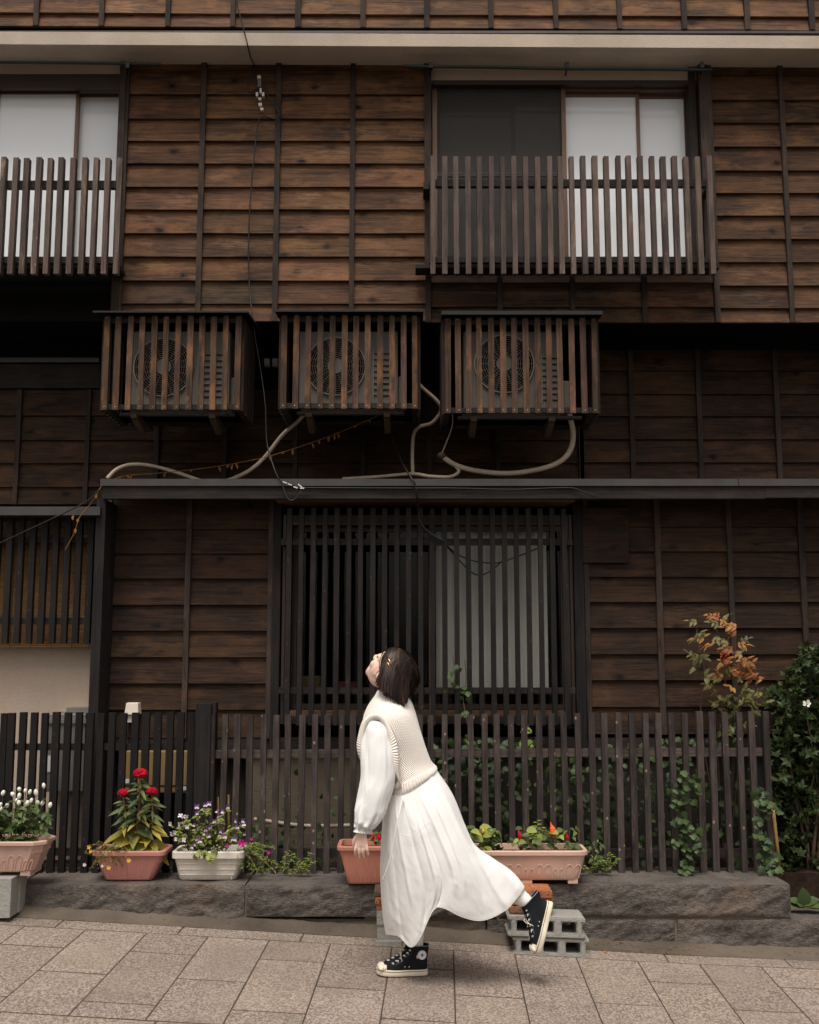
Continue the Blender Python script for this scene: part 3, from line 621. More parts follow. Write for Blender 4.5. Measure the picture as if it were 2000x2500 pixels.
MB().box(-3.2, X(280, 650, YB), YB + .10, YU - .04, Z(656, YB + .1), Z(645, YB + .1)).build('floor_board', 'dark_rail_wood', r2)
# ground-floor window lattice
l1 = empty('window_lattice', (X(1040, 1770, YLAT), YLAT, Z(1771, YLAT)), 'black slatted lattice over the wide lower window', 'lattice', 'window lattices')
xs = [X(703 + 29.5 * i, 1500, YLAT) for i in range(24)]
slat_set(l1, xs, Z(1771, YLAT), Z(1240, YLAT), YLAT, .0145, .036, 'black_slat_wood', lambda i: 1.0, jit=.002)
rail(l1, X(682, 1500, YLAT), X(1404, 1500, YLAT), YLAT + .037, .03, Z(1329, YLAT), Z(1313, YLAT), 'dark_rail_wood'); rail(l1, X(682, 1500, YLAT), X(1404, 1500, YLAT), YLAT + .037, .03, Z(1694, YLAT), Z(1679, YLAT), 'dark_rail_wood')
for px in (686, 1400): MB().box(X(px, 1500, YLAT) - .012, X(px, 1500, YLAT) + .012, YLAT + .068, YG - .05, Z(1694, YLAT), Z(1679, YLAT)).box(X(px, 1500, YLAT) - .012, X(px, 1500, YLAT) + .012, YLAT + .068, YG - .05, Z(1329, YLAT), Z(1313, YLAT)).build('wall_arm', 'dark_rail_wood', l1)
l2 = empty('window_lattice', (X(100, 1570, YLAT), YLAT, Z(1571, YLAT)), 'short black slatted lattice hung in front of the bamboo blind', 'lattice', 'window lattices')
xs = [X(p, 1415, YLAT) for p in (-98, -70, -41, -12, 17.4, 46, 75, 103, 131.5, 160, 188, 216.5)]
slat_set(l2, xs, Z(1571, YLAT), Z(1260, YLAT), YLAT, .0165, .036, 'black_slat_wood', jit=.002)
rail(l2, -2.9, X(231, 1500, YLAT), YLAT + .037, .03, Z(1325, YLAT), Z(1310, YLAT), 'dark_rail_wood'); rail(l2, -2.9, X(231, 1500, YLAT), YLAT + .037, .03, Z(1523, YLAT), Z(1507, YLAT), 'dark_rail_wood')
# bamboo blind: single reeds
bl = empty('bamboo_blind', (X(100, 1580, YLAT), YLAT + .12, Z(1580, YLAT)), 'brown bamboo reed blind behind the short black lattice', 'blind')
z0, z1 = Z(1581, YLAT + .12), Z(1292, YLAT + .12); n = 74
for i in range(n):
    z = z0 + (z1 - z0) * (i + .5) / n; r = (z1 - z0) / n * .46
    o = MB().tube([(-2.8, YLAT + .12, z + RND.uniform(-.002, .002)), (X(231, 1450, YLAT + .12) - RND.uniform(0, .008), YLAT + .12, z + .004 + RND.uniform(-.002, .002))], r, 6).build('reed', 'bamboo_reed', bl)
for px in (30, 80, 130, 180, 222):
    MB().tube([(X(px, 1450, YLAT + .11), YLAT + .112, z0 - .01), (X(px, 1450, YLAT + .11), YLAT + .112, z1)], .0015, 4).build('binding_cord', 'cable_black', bl)

# ------------------------------------------------------------------ air conditioners in slatted cages
AC = [((258, 285, 315, 345, 375, 404, 433, 463, 492, 521, 550, 580), 771, 1000, (228, 606), (305, 572), (400, 897), 'left'),
      ((693, 722, 752, 782, 811, 841, 868, 898, 928, 957.5, 986, 1013), 769, 997, (672, 1034), (730, 984), (820, 895), 'middle'),
      ((1093, 1119, 1144, 1171, 1199.5, 1229, 1256, 1285, 1312.5, 1341, 1368, 1397, 1425.5, 1452), 776, 1008, (1078, 1471), (1132, 1388), (1231, 889), 'right')]
for pxs, pt, pb, roof, unit, fan, side in AC:
    zt, zb = Z(pt, YC), Z(pb, YC); yb = YM - .04 if False else YC + .47
    cg = empty('air_conditioner_cage', (X(sum(pxs) / len(pxs), pb, YC), YC + .2, zb), 'scorched brown slatted cage around the %s air conditioner' % side, 'cage', 'air conditioner cages')
    xs = [X(p, (pt + pb) / 2, YC) for p in pxs]
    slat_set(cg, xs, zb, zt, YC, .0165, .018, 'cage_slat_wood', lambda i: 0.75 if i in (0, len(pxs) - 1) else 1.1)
    for x in xs:
        for zz in (zb + .016, zt - .012):
            MB().ell((x + RND.uniform(-.004, .004), YC - .001, zz), ((.0034, 0, 0), (0, .0025, 0), (0, 0, .0034)), 6, 4).build('screw', 'screw_steel', cg)
    x0, x1 = xs[0] - .014, xs[-1] + .014
    for zz in (zb + .006, zt - .035): rail(cg, x0, x1, YC + .019, .028, zz, zz + .03, 'dark_rail_wood', 'cross_bar')
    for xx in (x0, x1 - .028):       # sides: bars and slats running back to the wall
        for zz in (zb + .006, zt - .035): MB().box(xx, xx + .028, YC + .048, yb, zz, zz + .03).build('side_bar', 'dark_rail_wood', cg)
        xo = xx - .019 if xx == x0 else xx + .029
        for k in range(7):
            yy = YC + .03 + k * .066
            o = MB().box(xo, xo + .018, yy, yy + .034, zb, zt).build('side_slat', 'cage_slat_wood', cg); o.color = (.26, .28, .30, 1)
    rx0, rx1 = X(roof[0], 758, YC - .04), X(roof[1], 758, YC - .04); zr = Z(760, YC - .04)
    MB().hexa([(rx0, YC - .05, zt + .004), (rx1, YC - .05, zt + .004), (rx1, yb, zt + .05), (rx0, yb, zt + .05), (rx0, YC - .05, max(zr, zt + .014)), (rx1, YC - .05, max(zr, zt + .014)), (rx1, yb, zt + .07), (rx0, yb, zt + .07)]).build('cage_roof', 'black_metal', cg)
    MB().box(x0 - .01, x1 + .01, yb, yb + .02, zb + .03, zt).build('back_panel', 'black_void', cg)
    # wall brackets
    for k, px in enumerate(((unit[0] + 32), (unit[0] + 222))):
        bx = X(px, pb + 10, YC + .1)
        MB().obox((bx - .017, YC + .27, zb - .02), (.018, 0, 0), (0, .2, 0), (0, 0, .012)).obox((bx - .017, YC + .21, zb - .050), (.018, 0, 0), (0, .10, -.022), (0, .006, .012)).build('bracket', 'bracket_wood', cg)
    MB().box(xs[1], xs[-2], YC + .10, YC + .14, zb - .012, zb + .005).box(xs[1], xs[-2], YC + .36, YC + .40, zb - .012, zb + .005).build('support_bar', 'dark_rail_wood', cg)
    # the unit itself
    YA = YC + .07; ux0, ux1 = X(unit[0], 890, YA), X(unit[1], 890, YA); uz0, uz1 = zb + .035, Z(806, YA)
    ac = empty('air_conditioner', ((ux0 + ux1) / 2, YA + .13, uz0), 'beige air conditioner unit in the %s slatted cage' % side, 'air conditioner', 'air conditioners')
    MB().box(ux0, ux1 - .03, YA + .02, YA + .27, uz0, uz1).build('casing', 'casing_beige_shaded', ac, bevel=.008)
    MB().box(ux1 - .029, ux1 + .02, YA + .06, YA + .24, uz0 + .02, uz0 + .19).build('valve_cover', 'casing_beige_shaded', ac, bevel=.01)
    fc = P(fan[0], fan[1], YA + .018); R_ = 76 / F_PX * 5.95
    MB().tube([(fc.x, YA + .014, fc.z), (fc.x, YA + .0195, fc.z)], R_ * 1.02, 36).build('fan_opening', 'black_void', ac)
    g = MB()
    for q in range(1, 11):
        rr = R_ * (.26 + .74 * q / 10); ring = [(fc.x + rr * math.cos(a * math.pi / 18), YA + .008, fc.z + rr * math.sin(a * math.pi / 18)) for a in range(37)]
        g.tube(ring, .0011 if q < 10 else .005, 4, False)
    for q in range(20):
        a = q * math.pi / 10; g.tube([(fc.x + .24 * R_ * math.cos(a), YA + .007, fc.z + .24 * R_ * math.sin(a)), (fc.x + R_ * math.cos(a), YA + .007, fc.z + R_ * math.sin(a))], .0009, 4, False)
    g.build('fan_grille', 'grille_grey', ac)
    MB().tube([(fc.x, YA + .002, fc.z), (fc.x, YA + .011, fc.z)], R_ * .27, 28).build('fan_hub', 'casing_beige_shaded', ac)
    gx = fc.x + R_ * 1.12
    lv = MB()
    for k in range(8): lv.box(gx + .03, min(gx + .15, ux1 - .05), YA + .014, YA + .021, uz0 + .06 + k * .036, uz0 + .064 + k * .036)
    lv.build('louvre', 'black_void', ac)
    MB().box(gx + .025, gx + .028, YA + .014, YA + .021, uz0 + .05, uz0 + .34).box(min(gx + .154, ux1 - .046), min(gx + .157, ux1 - .043), YA + .014, YA + .021, uz0 + .05, uz0 + .34).build('panel_groove', 'grille_grey', ac)

# ------------------------------------------------------------------ pipes, cables, poles on the facade
def path_px(pts, n, extra=None): return cr([P(*q) for q in pts], n)
def cord(name, pts, r, mat, label, cat, n=60, nn=7, group=None): return tag(MB().tube(path_px(pts, n), r, nn).build(name, mat, None, True), label, cat, group)
cord('drain_hose', [(262, 1168, 6.30), (285, 1146, 6.32), (320, 1134, 6.36), (370, 1137, 6.40), (430, 1153, 6.42), (480, 1170, 6.42), (500, 1176, 6.42)], .0115, 'pipe_cream', 'pale hose arching over the left end of the pent roof', 'hose')
cord('drain_hose', [(545, 1176, 6.5), (570, 1168, 6.5), (610, 1148, 6.5), (645, 1118, 6.5), (690, 1062, 6.48), (735, 1022, 6.4), (765, 985, 6.3)], .0125, 'pipe_cream', 'pale hose slanting from the middle cage down to the roof', 'hose')
cord('drain_hose', [(1015, 930, 6.4), (1035, 950, 6.4), (1068, 980, 6.42), (1076, 1004, 6.45), (1055, 1032, 6.48), (1024, 1042, 6.5), (1010, 1062, 6.5), (1007, 1110, 6.5), (1008, 1160, 6.5)], .0115, 'pipe_cream', 'pale hose curling down right of the middle cage', 'hose')
cord('drain_pipe', [(836, 1169, 6.5), (920, 1164, 6.5), (1005, 1157, 6.48), (1050, 1163, 6.46), (1098, 1164, 6.46), (1120, 1152, 6.46), (1112, 1138, 6.46), (1090, 1124, 6.46)], .0105, 'pipe_cream', 'thin pale pipe lying along the pent roof below the hoses', 'pipe')
hp = cord('refrigerant_pipe', [(1388, 985, 6.28), (1392, 1020, 6.3), (1399, 1055, 6.34), (1394, 1095, 6.38), (1370, 1125, 6.4), (1320, 1145, 6.42), (1240, 1156, 6.44), (1160, 1149, 6.45), (1110, 1134, 6.46), (1078, 1113, 6.46)], .0165, 'pipe_cream', 'thick taped pipe sweeping from the right cage to the left', 'pipe', 70, 9)
MB().ell(P(1079, 1113, 6.46), ((.03, 0, 0), (0, .025, 0), (0, 0, .024)), 10, 7).build('tape_bundle', 'bracket_wood', hp, True)
cord('thin_cable', [(1080, 1105, 6.45), (1092, 1075, 6.42), (1104, 1040, 6.38), (1105, 1005, 6.3)], .004, 'pipe_cream', 'thin pale cable hanging under the right cage', 'cable')
cb = cord('service_cable', [(572, -60, 6.09), (577, 0, 6.10), (600, 90, 6.115), (605, 112, 6.125), (612, 140, 6.26), (624, 170, 6.36), (612, 198, 6.36), (604, 215, 6.36), (612, 226, 6.36), (632, 214, 6.36), (646, 222, 6.36), (666, 252, 6.36), (682, 276, 6.36), (672, 290, 6.36), (645, 284, 6.36), (633, 294, 6.36), (624, 350, 6.36), (612, 480, 6.36), (607, 600, 6.36), (609, 690, 6.36), (618, 790, 6.3), (636, 900, 6.3), (648, 990, 6.25), (652, 1080, 6.2), (672, 1150, 6.12), (690, 1185, 6.11), (700, 1214, 6.10), (716, 1221, 6.10), (736, 1200, 6.10)], .0042, 'cable_black', 'black service cable dropping past the boards to the pent roof', 'cable', 160, 6)
for k, (px, py, h, w) in enumerate(((633, 190, 8, 9), (637, 223, 14, 5), (628, 232, 11, 6), (643, 232, 11, 6), (635, 243, 6, 8), (636, 257, 9, 9), (640, 268, 7, 8))):
    p = P(px, py, 6.365); s = 6.36 / F_PX / 2
    MB().obox(p, (w * s, 0, .1 * h * s), (0, .012, 0), (-.1 * w * s, 0, h * s)).build('insulator', 'insulator_white', cb, bevel=.002)
MB().obox(P(634, 203, 6.37), (.011, 0, 0), (0, .01, 0), (0, 0, .03)).build('clamp', 'cable_grey', cb)
cord('beam_cable', [(690, 1176, 6.115), (712, 1183, 6.115), (735, 1190, 6.125), (800, 1191, 6.14), (980, 1192, 6.14), (1110, 1192, 6.14), (1250, 1195, 6.14), (1385, 1191, 6.14), (1420, 1199, 6.135), (1455, 1212, 6.135)], .0042, 'cable_black', 'black cable stapled along the dark fascia beam', 'cable', 90, 6)
k_ = MB()
for px, py, a in ((696, 1178, .4), (708, 1183, .4), (722, 1190, .3), (738, 1192, 0), (733, 1186, .8)):
    k_.obox(P(px, py, 6.10), (.012, 0, -.012 * a), (0, .005, 0), (.001, 0, .003))
tag(k_.build('cable_clamp', 'insulator_white'), 'white metal cable clamp at the edge of the fascia beam', 'clamp')
cord('lattice_cable', [(955, 1060, 6.4), (968, 1095, 6.36), (985, 1135, 6.2), (1003, 1165, 6.12), (1014, 1185, 6.11), (1019, 1215, 6.13), (1021, 1250, 6.24), (1030, 1280, 6.25), (1052, 1303, 6.25), (1085, 1322, 6.25)], .0055, 'cable_black', 'black cable running from the roof edge onto the lattice', 'cable', 70, 6)
cord('loop_cable', [(1092, 1334, 6.33), (1120, 1355, 6.34), (1160, 1370, 6.34), (1215, 1374, 6.34), (1260, 1360, 6.34), (1315, 1338, 6.33)], .0045, 'cable_black', 'upper of two black cable loops behind the lattice', 'cable', 40, 6)
cord('loop_cable', [(1093, 1336, 6.335), (1120, 1366, 6.345), (1150, 1396, 6.345), (1172, 1404, 6.345), (1198, 1394, 6.345), (1225, 1371, 6.345)], .0045, 'cable_black', 'lower of two black cable loops behind the lattice', 'cable', 40, 6)
cord('entry_cable', [(243, 1195, 6.1), (215, 1222, 6.1), (170, 1246, 6.1), (120, 1270, 6.1), (60, 1298, 6.12), (0, 1326, 6.14), (-60, 1350, 6.16)], .0045, 'cable_black', 'black cable slanting down over the left lattice', 'cable', 50, 6)
gp = cord('green_pole', [(-200, 150, 6.24), (100, 153, 6.24), (250, 154.5, 6.24), (392, 157, 6.24)], .010, 'green_pole', 'thin green pole under the eave at the left', 'pole', 20, 8, 'green poles')
gp2 = cord('green_pole', [(985, 162, 6.24), (1200, 164, 6.24), (1380, 168, 6.24), (1500, 168.5, 6.24), (1738, 171, 6.24)], .010, 'green_pole', 'thin green pole under the eave above the right window', 'pole', 24, 8, 'green poles')
for g_, pxs in ((gp, (313,)), (gp2, (1052, 1384, 1713))):
    for px in pxs: MB().tube([P(px, 152, 6.24), P(px + 1, 166, 6.25), P(px - 2, 178, 6.34), P(px - 3, 184, 6.43)], .006, 6).box(X(px, 158, 6.24) - .012, X(px, 158, 6.24) + .012, 6.225, 6.26, Z(168, 6.24), Z(154, 6.24)).build('hook', 'black_metal', g_)
# dried vine string
dv = cord('dry_vine', [(245, 1190, 6.2), (300, 1163, 6.3), (400, 1154, 6.36), (520, 1140, 6.38), (640, 1118, 6.38), (740, 1088, 6.36), (830, 1055, 6.34), (930, 1012, 6.2)], .0022, 'dry_leaf', 'string of withered vine leaves below the air conditioners', 'vine', 50, 5)
for i in range(26):
    t = RND.uniform(.05, .98); q = cr([P(*a) for a in [(245, 1190, 6.2), (300, 1163, 6.3), (400, 1154, 6.36), (520, 1140, 6.38), (640, 1118, 6.38), (740, 1088, 6.36), (830, 1055, 6.34), (930, 1012, 6.2)]], 100)[int(t * 99)]
    l = RND.uniform(.012, .04); dx = RND.uniform(-.012, .012)
    MB().loft([[q + Vector((-.002, 0, 0)), q + Vector((.002, 0, 0))], [q + Vector((dx - .007, -.004, -l * .6)), q + Vector((dx + .006, .003, -l * .5))], [q + Vector((dx, 0, -l)), q + Vector((dx + .002, 0, -l))]], False, False, False).build('dry_leaf', 'dry_leaf', dv)
dv2 = cord('dry_vine', [(246, 1190, 6.12), (225, 1225, 6.11), (195, 1262, 6.1), (182, 1300, 6.1), (158, 1345, 6.11)], .0022, 'dry_leaf', 'withered vine tendril trailing over the left lattice', 'vine', 30, 5)
for q in (P(235, 1205, 6.1), P(190, 1265, 6.09), (P(184, 1290, 6.09)), P(178, 1258, 6.09)):
    MB().loft([[q, q + Vector((.004, 0, 0))], [q + Vector((-.008, -.003, -.014)), q + Vector((.008, .002, -.012))], [q + Vector((0, 0, -.03)), q + Vector((.002, 0, -.03))]], False, False, False).build('dry_leaf', 'dry_leaf', dv2)

# ------------------------------------------------------------------ fences on the stone wall
fl = empty('picket_fence', (X(230, 2126, YF), YF, ZT), 'near-black slatted fence at the left behind the flower planters', 'fence', 'slatted fences on the wall')
xs = [X(p / 1.725, 1950, YF) for p in (-180, -132, -88, -42, 1, 33, 79, 128, 175, 222, 268, 317, 364, 411, 459, 508, 557, 605, 655, 704, 751, 797)]
slat_set(fl, xs, ZT - .004, Z(1740, YF), YF, .0185, .03, 'black_slat_wood', lambda i: .7, jit=.004)
rail(fl, xs[0] - .05, X(474, 1825, YF), YF + .031, .03, Z(1833, YF), Z(1817, YF), 'dark_rail_wood'); rail(fl, xs[0] - .05, X(474, 2080, YF), YF + .031, .03, Z(2092, YF), Z(2074, YF), 'dark_rail_wood')
b = MB().box(X(475, 1900, YF), X(512, 1900, YF), YF - .02, YF + .08, ZT - .004, Z(1718, YF)).box(X(513, 1900, YF), X(522, 1900, YF), YF + .01, YF + .09, ZT - .004, Z(1716, YF)); b.build('post', 'post_wood', fl)
frr = empty('picket_fence', (X(1200, 2130, YF), YF, ZT), 'weathered grey-brown slatted fence right of the thick black post', 'fence', 'slatted fences on the wall')
pk = [890, 945, 998, 1055, 1110, 1163, 1215, 1270, 1325, 1380, 1437, 1490, 1545, 1601, 1657, 1712]
xs = [X(p / 1.725 + .5, 1745, YF) for p in pk] + [X(1000 + p / 1.725, 1745, YF) for p in (40, 92, 150, 203, 260, 317, 370, 428, 485, 543, 598, 653, 712, 767, 820, 878, 936, 993, 1048, 1103, 1160, 1217, 1270, 1330, 1387, 1442, 1500)]
zs = [Z(1745 - (4 if i > 24 else 0) - (3 if i > 36 else 0), YF) for i in range(len(xs))]
slat_set(frr, xs, ZT - .004, zs, YF, .0164, .03, 'fence_slat_wood', jit=.006, lean=.008, zj=.003)
rail(frr, X(523, 1840, YF), X(1868, 1840, YF), YF + .036, .028, Z(1853, YF), Z(1833, YF), 'grey_rail_wood', tilt=.012); rail(frr, X(523, 2085, YF), X(1868, 2085, YF), YF + .036, .028, Z(2097, YF), Z(2076, YF), 'dark_rail_wood')
for px in (900, 1868): MB().box(X(px, 1900, YF) - .025, X(px, 1900, YF) + .025, YF + .066, YF + .11, ZT - .03, Z(1752, YF)).build('post', 'post_wood', frr)
tag(MB().tube([P(1886, 1960, YF - .01), P(1896, 2050, YF - .01), P(1906, 2137, YF - .01)], .0095, 8).build('bamboo_cane', 'bamboo_yellow', None, True), 'yellow bamboo cane leaning at the right end of the fence', 'cane')
for px, t_ in ((553, 1), (570, 2)):
    pass
canes = ((533, 1945, 'thin'), (558, 1940, 'thick'))
for px, py, nm in canes:
    tag(MB().tube([P(px, py, YF + .09), P(px + 2, 2128, YF + .09)], .005 if nm == 'thin' else .007, 6).build('garden_cane', 'bamboo_yellow', None, True), '%s bamboo garden cane behind the white planter' % nm, 'cane')
# ------------------------------------------------------------------ boxes on the house wall behind the fence
YH = YG - .16
m_ = empty('meter_box', (X(160, 1935, YH), YH, Z(1935, YH)), 'grey metal utility box on the cream wall behind the black fence', 'utility box')
MB().box(X(112, 1840, YH), X(206, 1840, YH), YH, YG + .02, Z(1934, YH), Z(1742, YH)).build('casing', 'meter_grey', m_, bevel=.008)
MB().box(X(112, 1840, YH) - .006, X(206, 1840, YH) + .006, YH - .012, YG + .02, Z(1766, YH), Z(1756, YH)).build('ledge', 'meter_grey', m_)
MB().box(X(158, 1735, YH), X(224, 1735, YH), YH + .03, YG + .02, Z(1741, YH), Z(1729, YH)).build('top_plate', 'meter_grey', m_)
MB().box(X(114, 1880, YH), X(123, 1880, YH), YH - .004, YH, Z(1885, YH), Z(1845, YH)).build('label_plate', 'label_white', m_)
s_ = empty('switch_box', (X(320, 1745, YG), YG - .06, Z(1762, YG - .06)), 'small cream plastic junction box above the black fence', 'junction box')
Yb = YG - .10
MB().hexa([(X(303, 1745, Yb), Yb, Z(1745, Yb)), (X(338, 1745, Yb), Yb, Z(1745, Yb)), (X(338, 1745, Yb), YG - .02, Z(1745, Yb)), (X(303, 1745, Yb), YG - .02, Z(1745, Yb)), (X(307, 1716, Yb), Yb + .01, Z(1716, Yb)), (X(336, 1716, Yb), Yb + .01, Z(1716, Yb)), (X(336, 1716, Yb), YG - .02, Z(1716, Yb)), (X(307, 1716, Yb), YG - .02, Z(1716, Yb))]).build('cover', 'box_cream', s_, bevel=.005)
MB().box(X(309, 1755, Yb), X(330, 1755, Yb), Yb + .02, YG - .02, Z(1764, Yb), Z(1746, Yb)).build('body', 'box_cream', s_)
MB().tube([P(310, 1764, Yb + .03), P(309, 1790, Yb + .03), P(308, 1830, Yb + .03)], .004, 6).build('conduit', 'box_cream', s_)
t_ = empty('metal_cabinet', (X(382, 1935, YH + .06), YH + .06, Z(1935, YH + .06)), 'tan metal cabinet half hidden behind the black fence', 'cabinet')
Yt = YH + .04
MB().box(X(304, 1880, Yt), X(468, 1880, Yt), Yt, YG + .09, Z(1936, Yt), Z(1834, Yt)).build('casing', 'box_tan', t_, bevel=.006)
MB().box(X(304, 1880, Yt) + .004, X(468, 1880, Yt) - .004, Yt - .003, Yt, Z(1919, Yt), Z(1917, Yt)).build('seam', 'black_void', t_)
MB().box(X(448, 1925, Yt), X(460, 1925, Yt), Yt - .004, Yt, Z(1929, Yt), Z(1920, Yt)).build('label_plate', 'label_white', t_)
MB().box(X(307, 1905, Yt), X(316, 1905, Yt), Yt - .004, Yt, Z(1912, Yt), Z(1902, Yt)).build('label_plate', 'label_white', t_)
for px in (318, 454): MB().box(X(px, 1960, Yt) - .02, X(px, 1960, Yt) + .02, Yt + .02, YG + .08, ZT - .02, Z(1936, Yt)).build('foot', 'black_metal', t_)
cord('floor_pipe', [(620, 2000, YG - .08), (660, 2006, YG - .08), (740, 2016, YG - .08), (830, 2016, YG - .08), (880, 2014, YG - .08)], .012, 'pipe_cream', 'pale pipe along the tan foundation behind the fence', 'pipe', 24, 7)
# ------------------------------------------------------------------ planters
def rr(x0, x1, y0, y1, z, r, n=4):
    out = []
    for cx, cy, a0 in ((x1 - r, y1 - r, 0), (x0 + r, y1 - r, 90), (x0 + r, y0 + r, 180), (x1 - r, y0 + r, 270)):
        for k in range(n + 1): a = rad(a0 + 90 * k / n); out.append(Vector((cx + r * math.cos(a), cy + r * math.sin(a), z)))
    return out
def planter(name, label, mat, rim_px, base_px, py_rim, z0, yf, yb, rimh=.022, r=.03, seg=4, style=None, feet=False):
    zr = Z(py_rim, yf); ym = (yf + yb) / 2
    x0, x1 = X(rim_px[0], py_rim, yf), X(rim_px[1], py_rim, yf); bx0, bx1 = X(base_px[0], 2130, yf), X(base_px[1], 2130, yf)
    root = empty(name, ((x0 + x1) / 2, ym, z0), label, 'planter')
    zb = z0 + (.018 if feet else 0); ins = .035; o_ = .012
    bt = lambda t: (bx0 + (x0 + o_ - bx0) * t, bx1 + (x1 - o_ - bx1) * t, yf + ins + (o_ - ins) * t, yb - ins - (o_ - ins) * t)
    rings = []
    for t in (0, .04, .3, .6, 1.0):
        a = bt(t); e = .004 if t == 0 else 0; rings.append(rr(a[0] + e, a[1] - e, a[2] + e, a[3] - e, zb + (zr - rimh - zb) * t, r * .8, seg))
    body = MB().loft(rings, True, False).build('body', mat, root, seg > 1, fixn=True)
    MB().loft([rr(x0 + o_, x1 - o_, yf + o_, yb - o_, zr - rimh - .001, r * .8, seg), rr(x0, x1, yf, yb, zr - rimh, r, seg), rr(x0, x1, yf, yb, zr - .004, r, seg), rr(x0 + .004, x1 - .004, yf + .004, yb - .004, zr, r, seg), rr(x0 + .02, x1 - .02, yf + .02, yb - .02, zr, r * .8, seg), rr(x0 + .023, x1 - .023, yf + .023, yb - .023, zr - .06, r * .7, seg)], False, False).build('rim', mat, root, False, fixn=True)
    s = MB(); n = 12; ring = rr(x0 + .02, x1 - .02, yf + .02, yb - .02, zr - .03, r * .7, seg); s.loft([ring, [p + Vector((0, 0, -.006)) for p in ring]], True, False); s.build('soil', 'soil', root)
    def front(t): return yf + ins + (o_ - ins) * t
    H = zr - rimh - zb
    if style == 'ribs':
        n = int((x1 - x0) / .016)
        for k in range(n):
            u = (k + .5) / n; a, c = bt(.06), bt(.86); xa, xb = a[0] + r * .6 + (a[1] - a[0] - r * 1.2) * u, c[0] + r * .6 + (c[1] - c[0] - r * 1.2) * u
            MB().hexa([(xa - .003, front(.06) - .0025, zb + H * .06), (xa + .003, front(.06) - .0025, zb + H * .06), (xa + .003, front(.06) + .004, zb + H * .06), (xa - .003, front(.06) + .004, zb + H * .06), (xb - .003, front(.86) - .0025, zb + H * .86), (xb + .003, front(.86) - .0025, zb + H * .86), (xb + .003, front(.86) + .004, zb + H * .86), (xb - .003, front(.86) + .004, zb + H * .86)]).build('rib', mat, root)
    if style == 'arches':
        k = 0; u = .05; pat = (.034, .034, .020, .020)
        while u < .95:
            w = pat[k % 4] / (x1 - x0); hh = .62 if k % 4 < 2 else .46
            def pt(uu, t): a = bt(t); return Vector((a[0] + (a[1] - a[0]) * uu, front(t) - .001, zb + H * t))
            path = [pt(u, .08), pt(u, hh - .12), pt(u + w * .2, hh - .03), pt(u + w * .5, hh), pt(u + w * .8, hh - .03), pt(u + w, hh - .12), pt(u + w, .08)]
            MB().tube(path, .0026, 5).build('arch_relief', mat, root); u += w + .0125 / (x1 - x0) * 1.2; k += 1
    if style == 'bricks':
        for k in range(1, 4): t = k / 4; a = bt(t); MB().box(a[0] + r * .5, a[1] - r * .5, front(t) - .0022, front(t) + .006, zb + H * t - .002, zb + H * t + .002).build('moulding_line', mat, root)
        for k in range(4):
            for q in range(4):
                u = (q + (.5 if k % 2 else .95)) / 4.3
                if u < .95: a = bt((k + .5) / 4); xx = a[0] + (a[1] - a[0]) * u; MB().box(xx - .0015, xx + .0015, front((k + .5) / 4) - .0012, front((k + .5) / 4) + .008, zb + H * (k / 4 + .03), zb + H * ((k + 1) / 4 - .03)).build('moulding_line', mat, root)
    if feet:
        for fx in ((bx0 + .01, bx0 + .06), ((bx0 + bx1) / 2 - .03, (bx0 + bx1) / 2 + .03), (bx1 - .06, bx1 - .01)): MB().box(fx[0], fx[1], yf + ins + .004, yb - ins - .004, z0, zb + .004).build('foot', mat, root)
    return root, (x0, x1, yf, yb, zr - .03)
_, PL1 = planter('flower_planter', 'taupe plastic planter of white globe flowers on concrete blocks', 'planter_taupe', (-150, 106), (-120, 72), 2056, Z(2137, 5.63), 5.58, 5.83, .018, .05, 1, 'arches', True)
_, PL2 = planter('flower_planter', 'dusty pink planter of red cockscombs on the stone wall', 'planter_pink', (222, 402), (250, 368), 2079, ZT + .004, 5.80, 6.03, .022, .035, 4, 'ribs')
_, PL3 = planter('flower_planter', 'off-white brick-patterned planter of small violet flowers', 'planter_white', (418, 595), (434, 573), 2080, ZT + .004, 5.81, 6.03, .034, .03, 4, 'bricks')
_, PL4 = planter('flower_planter', 'long terracotta planter half hidden behind the white skirt', 'planter_terracotta', (822, 1117), (848, 1092), 2067, ZT + .010, 5.68, 5.92, .020, .03, 3, 'ribs')
_, PL5 = planter('flower_planter', 'long beige planter of orange and red flowers', 'planter_beige', (1140, 1438), (1156, 1418), 2078, ZT + .012, 5.68, 5.92, .022, .045, 5, 'arches', True)

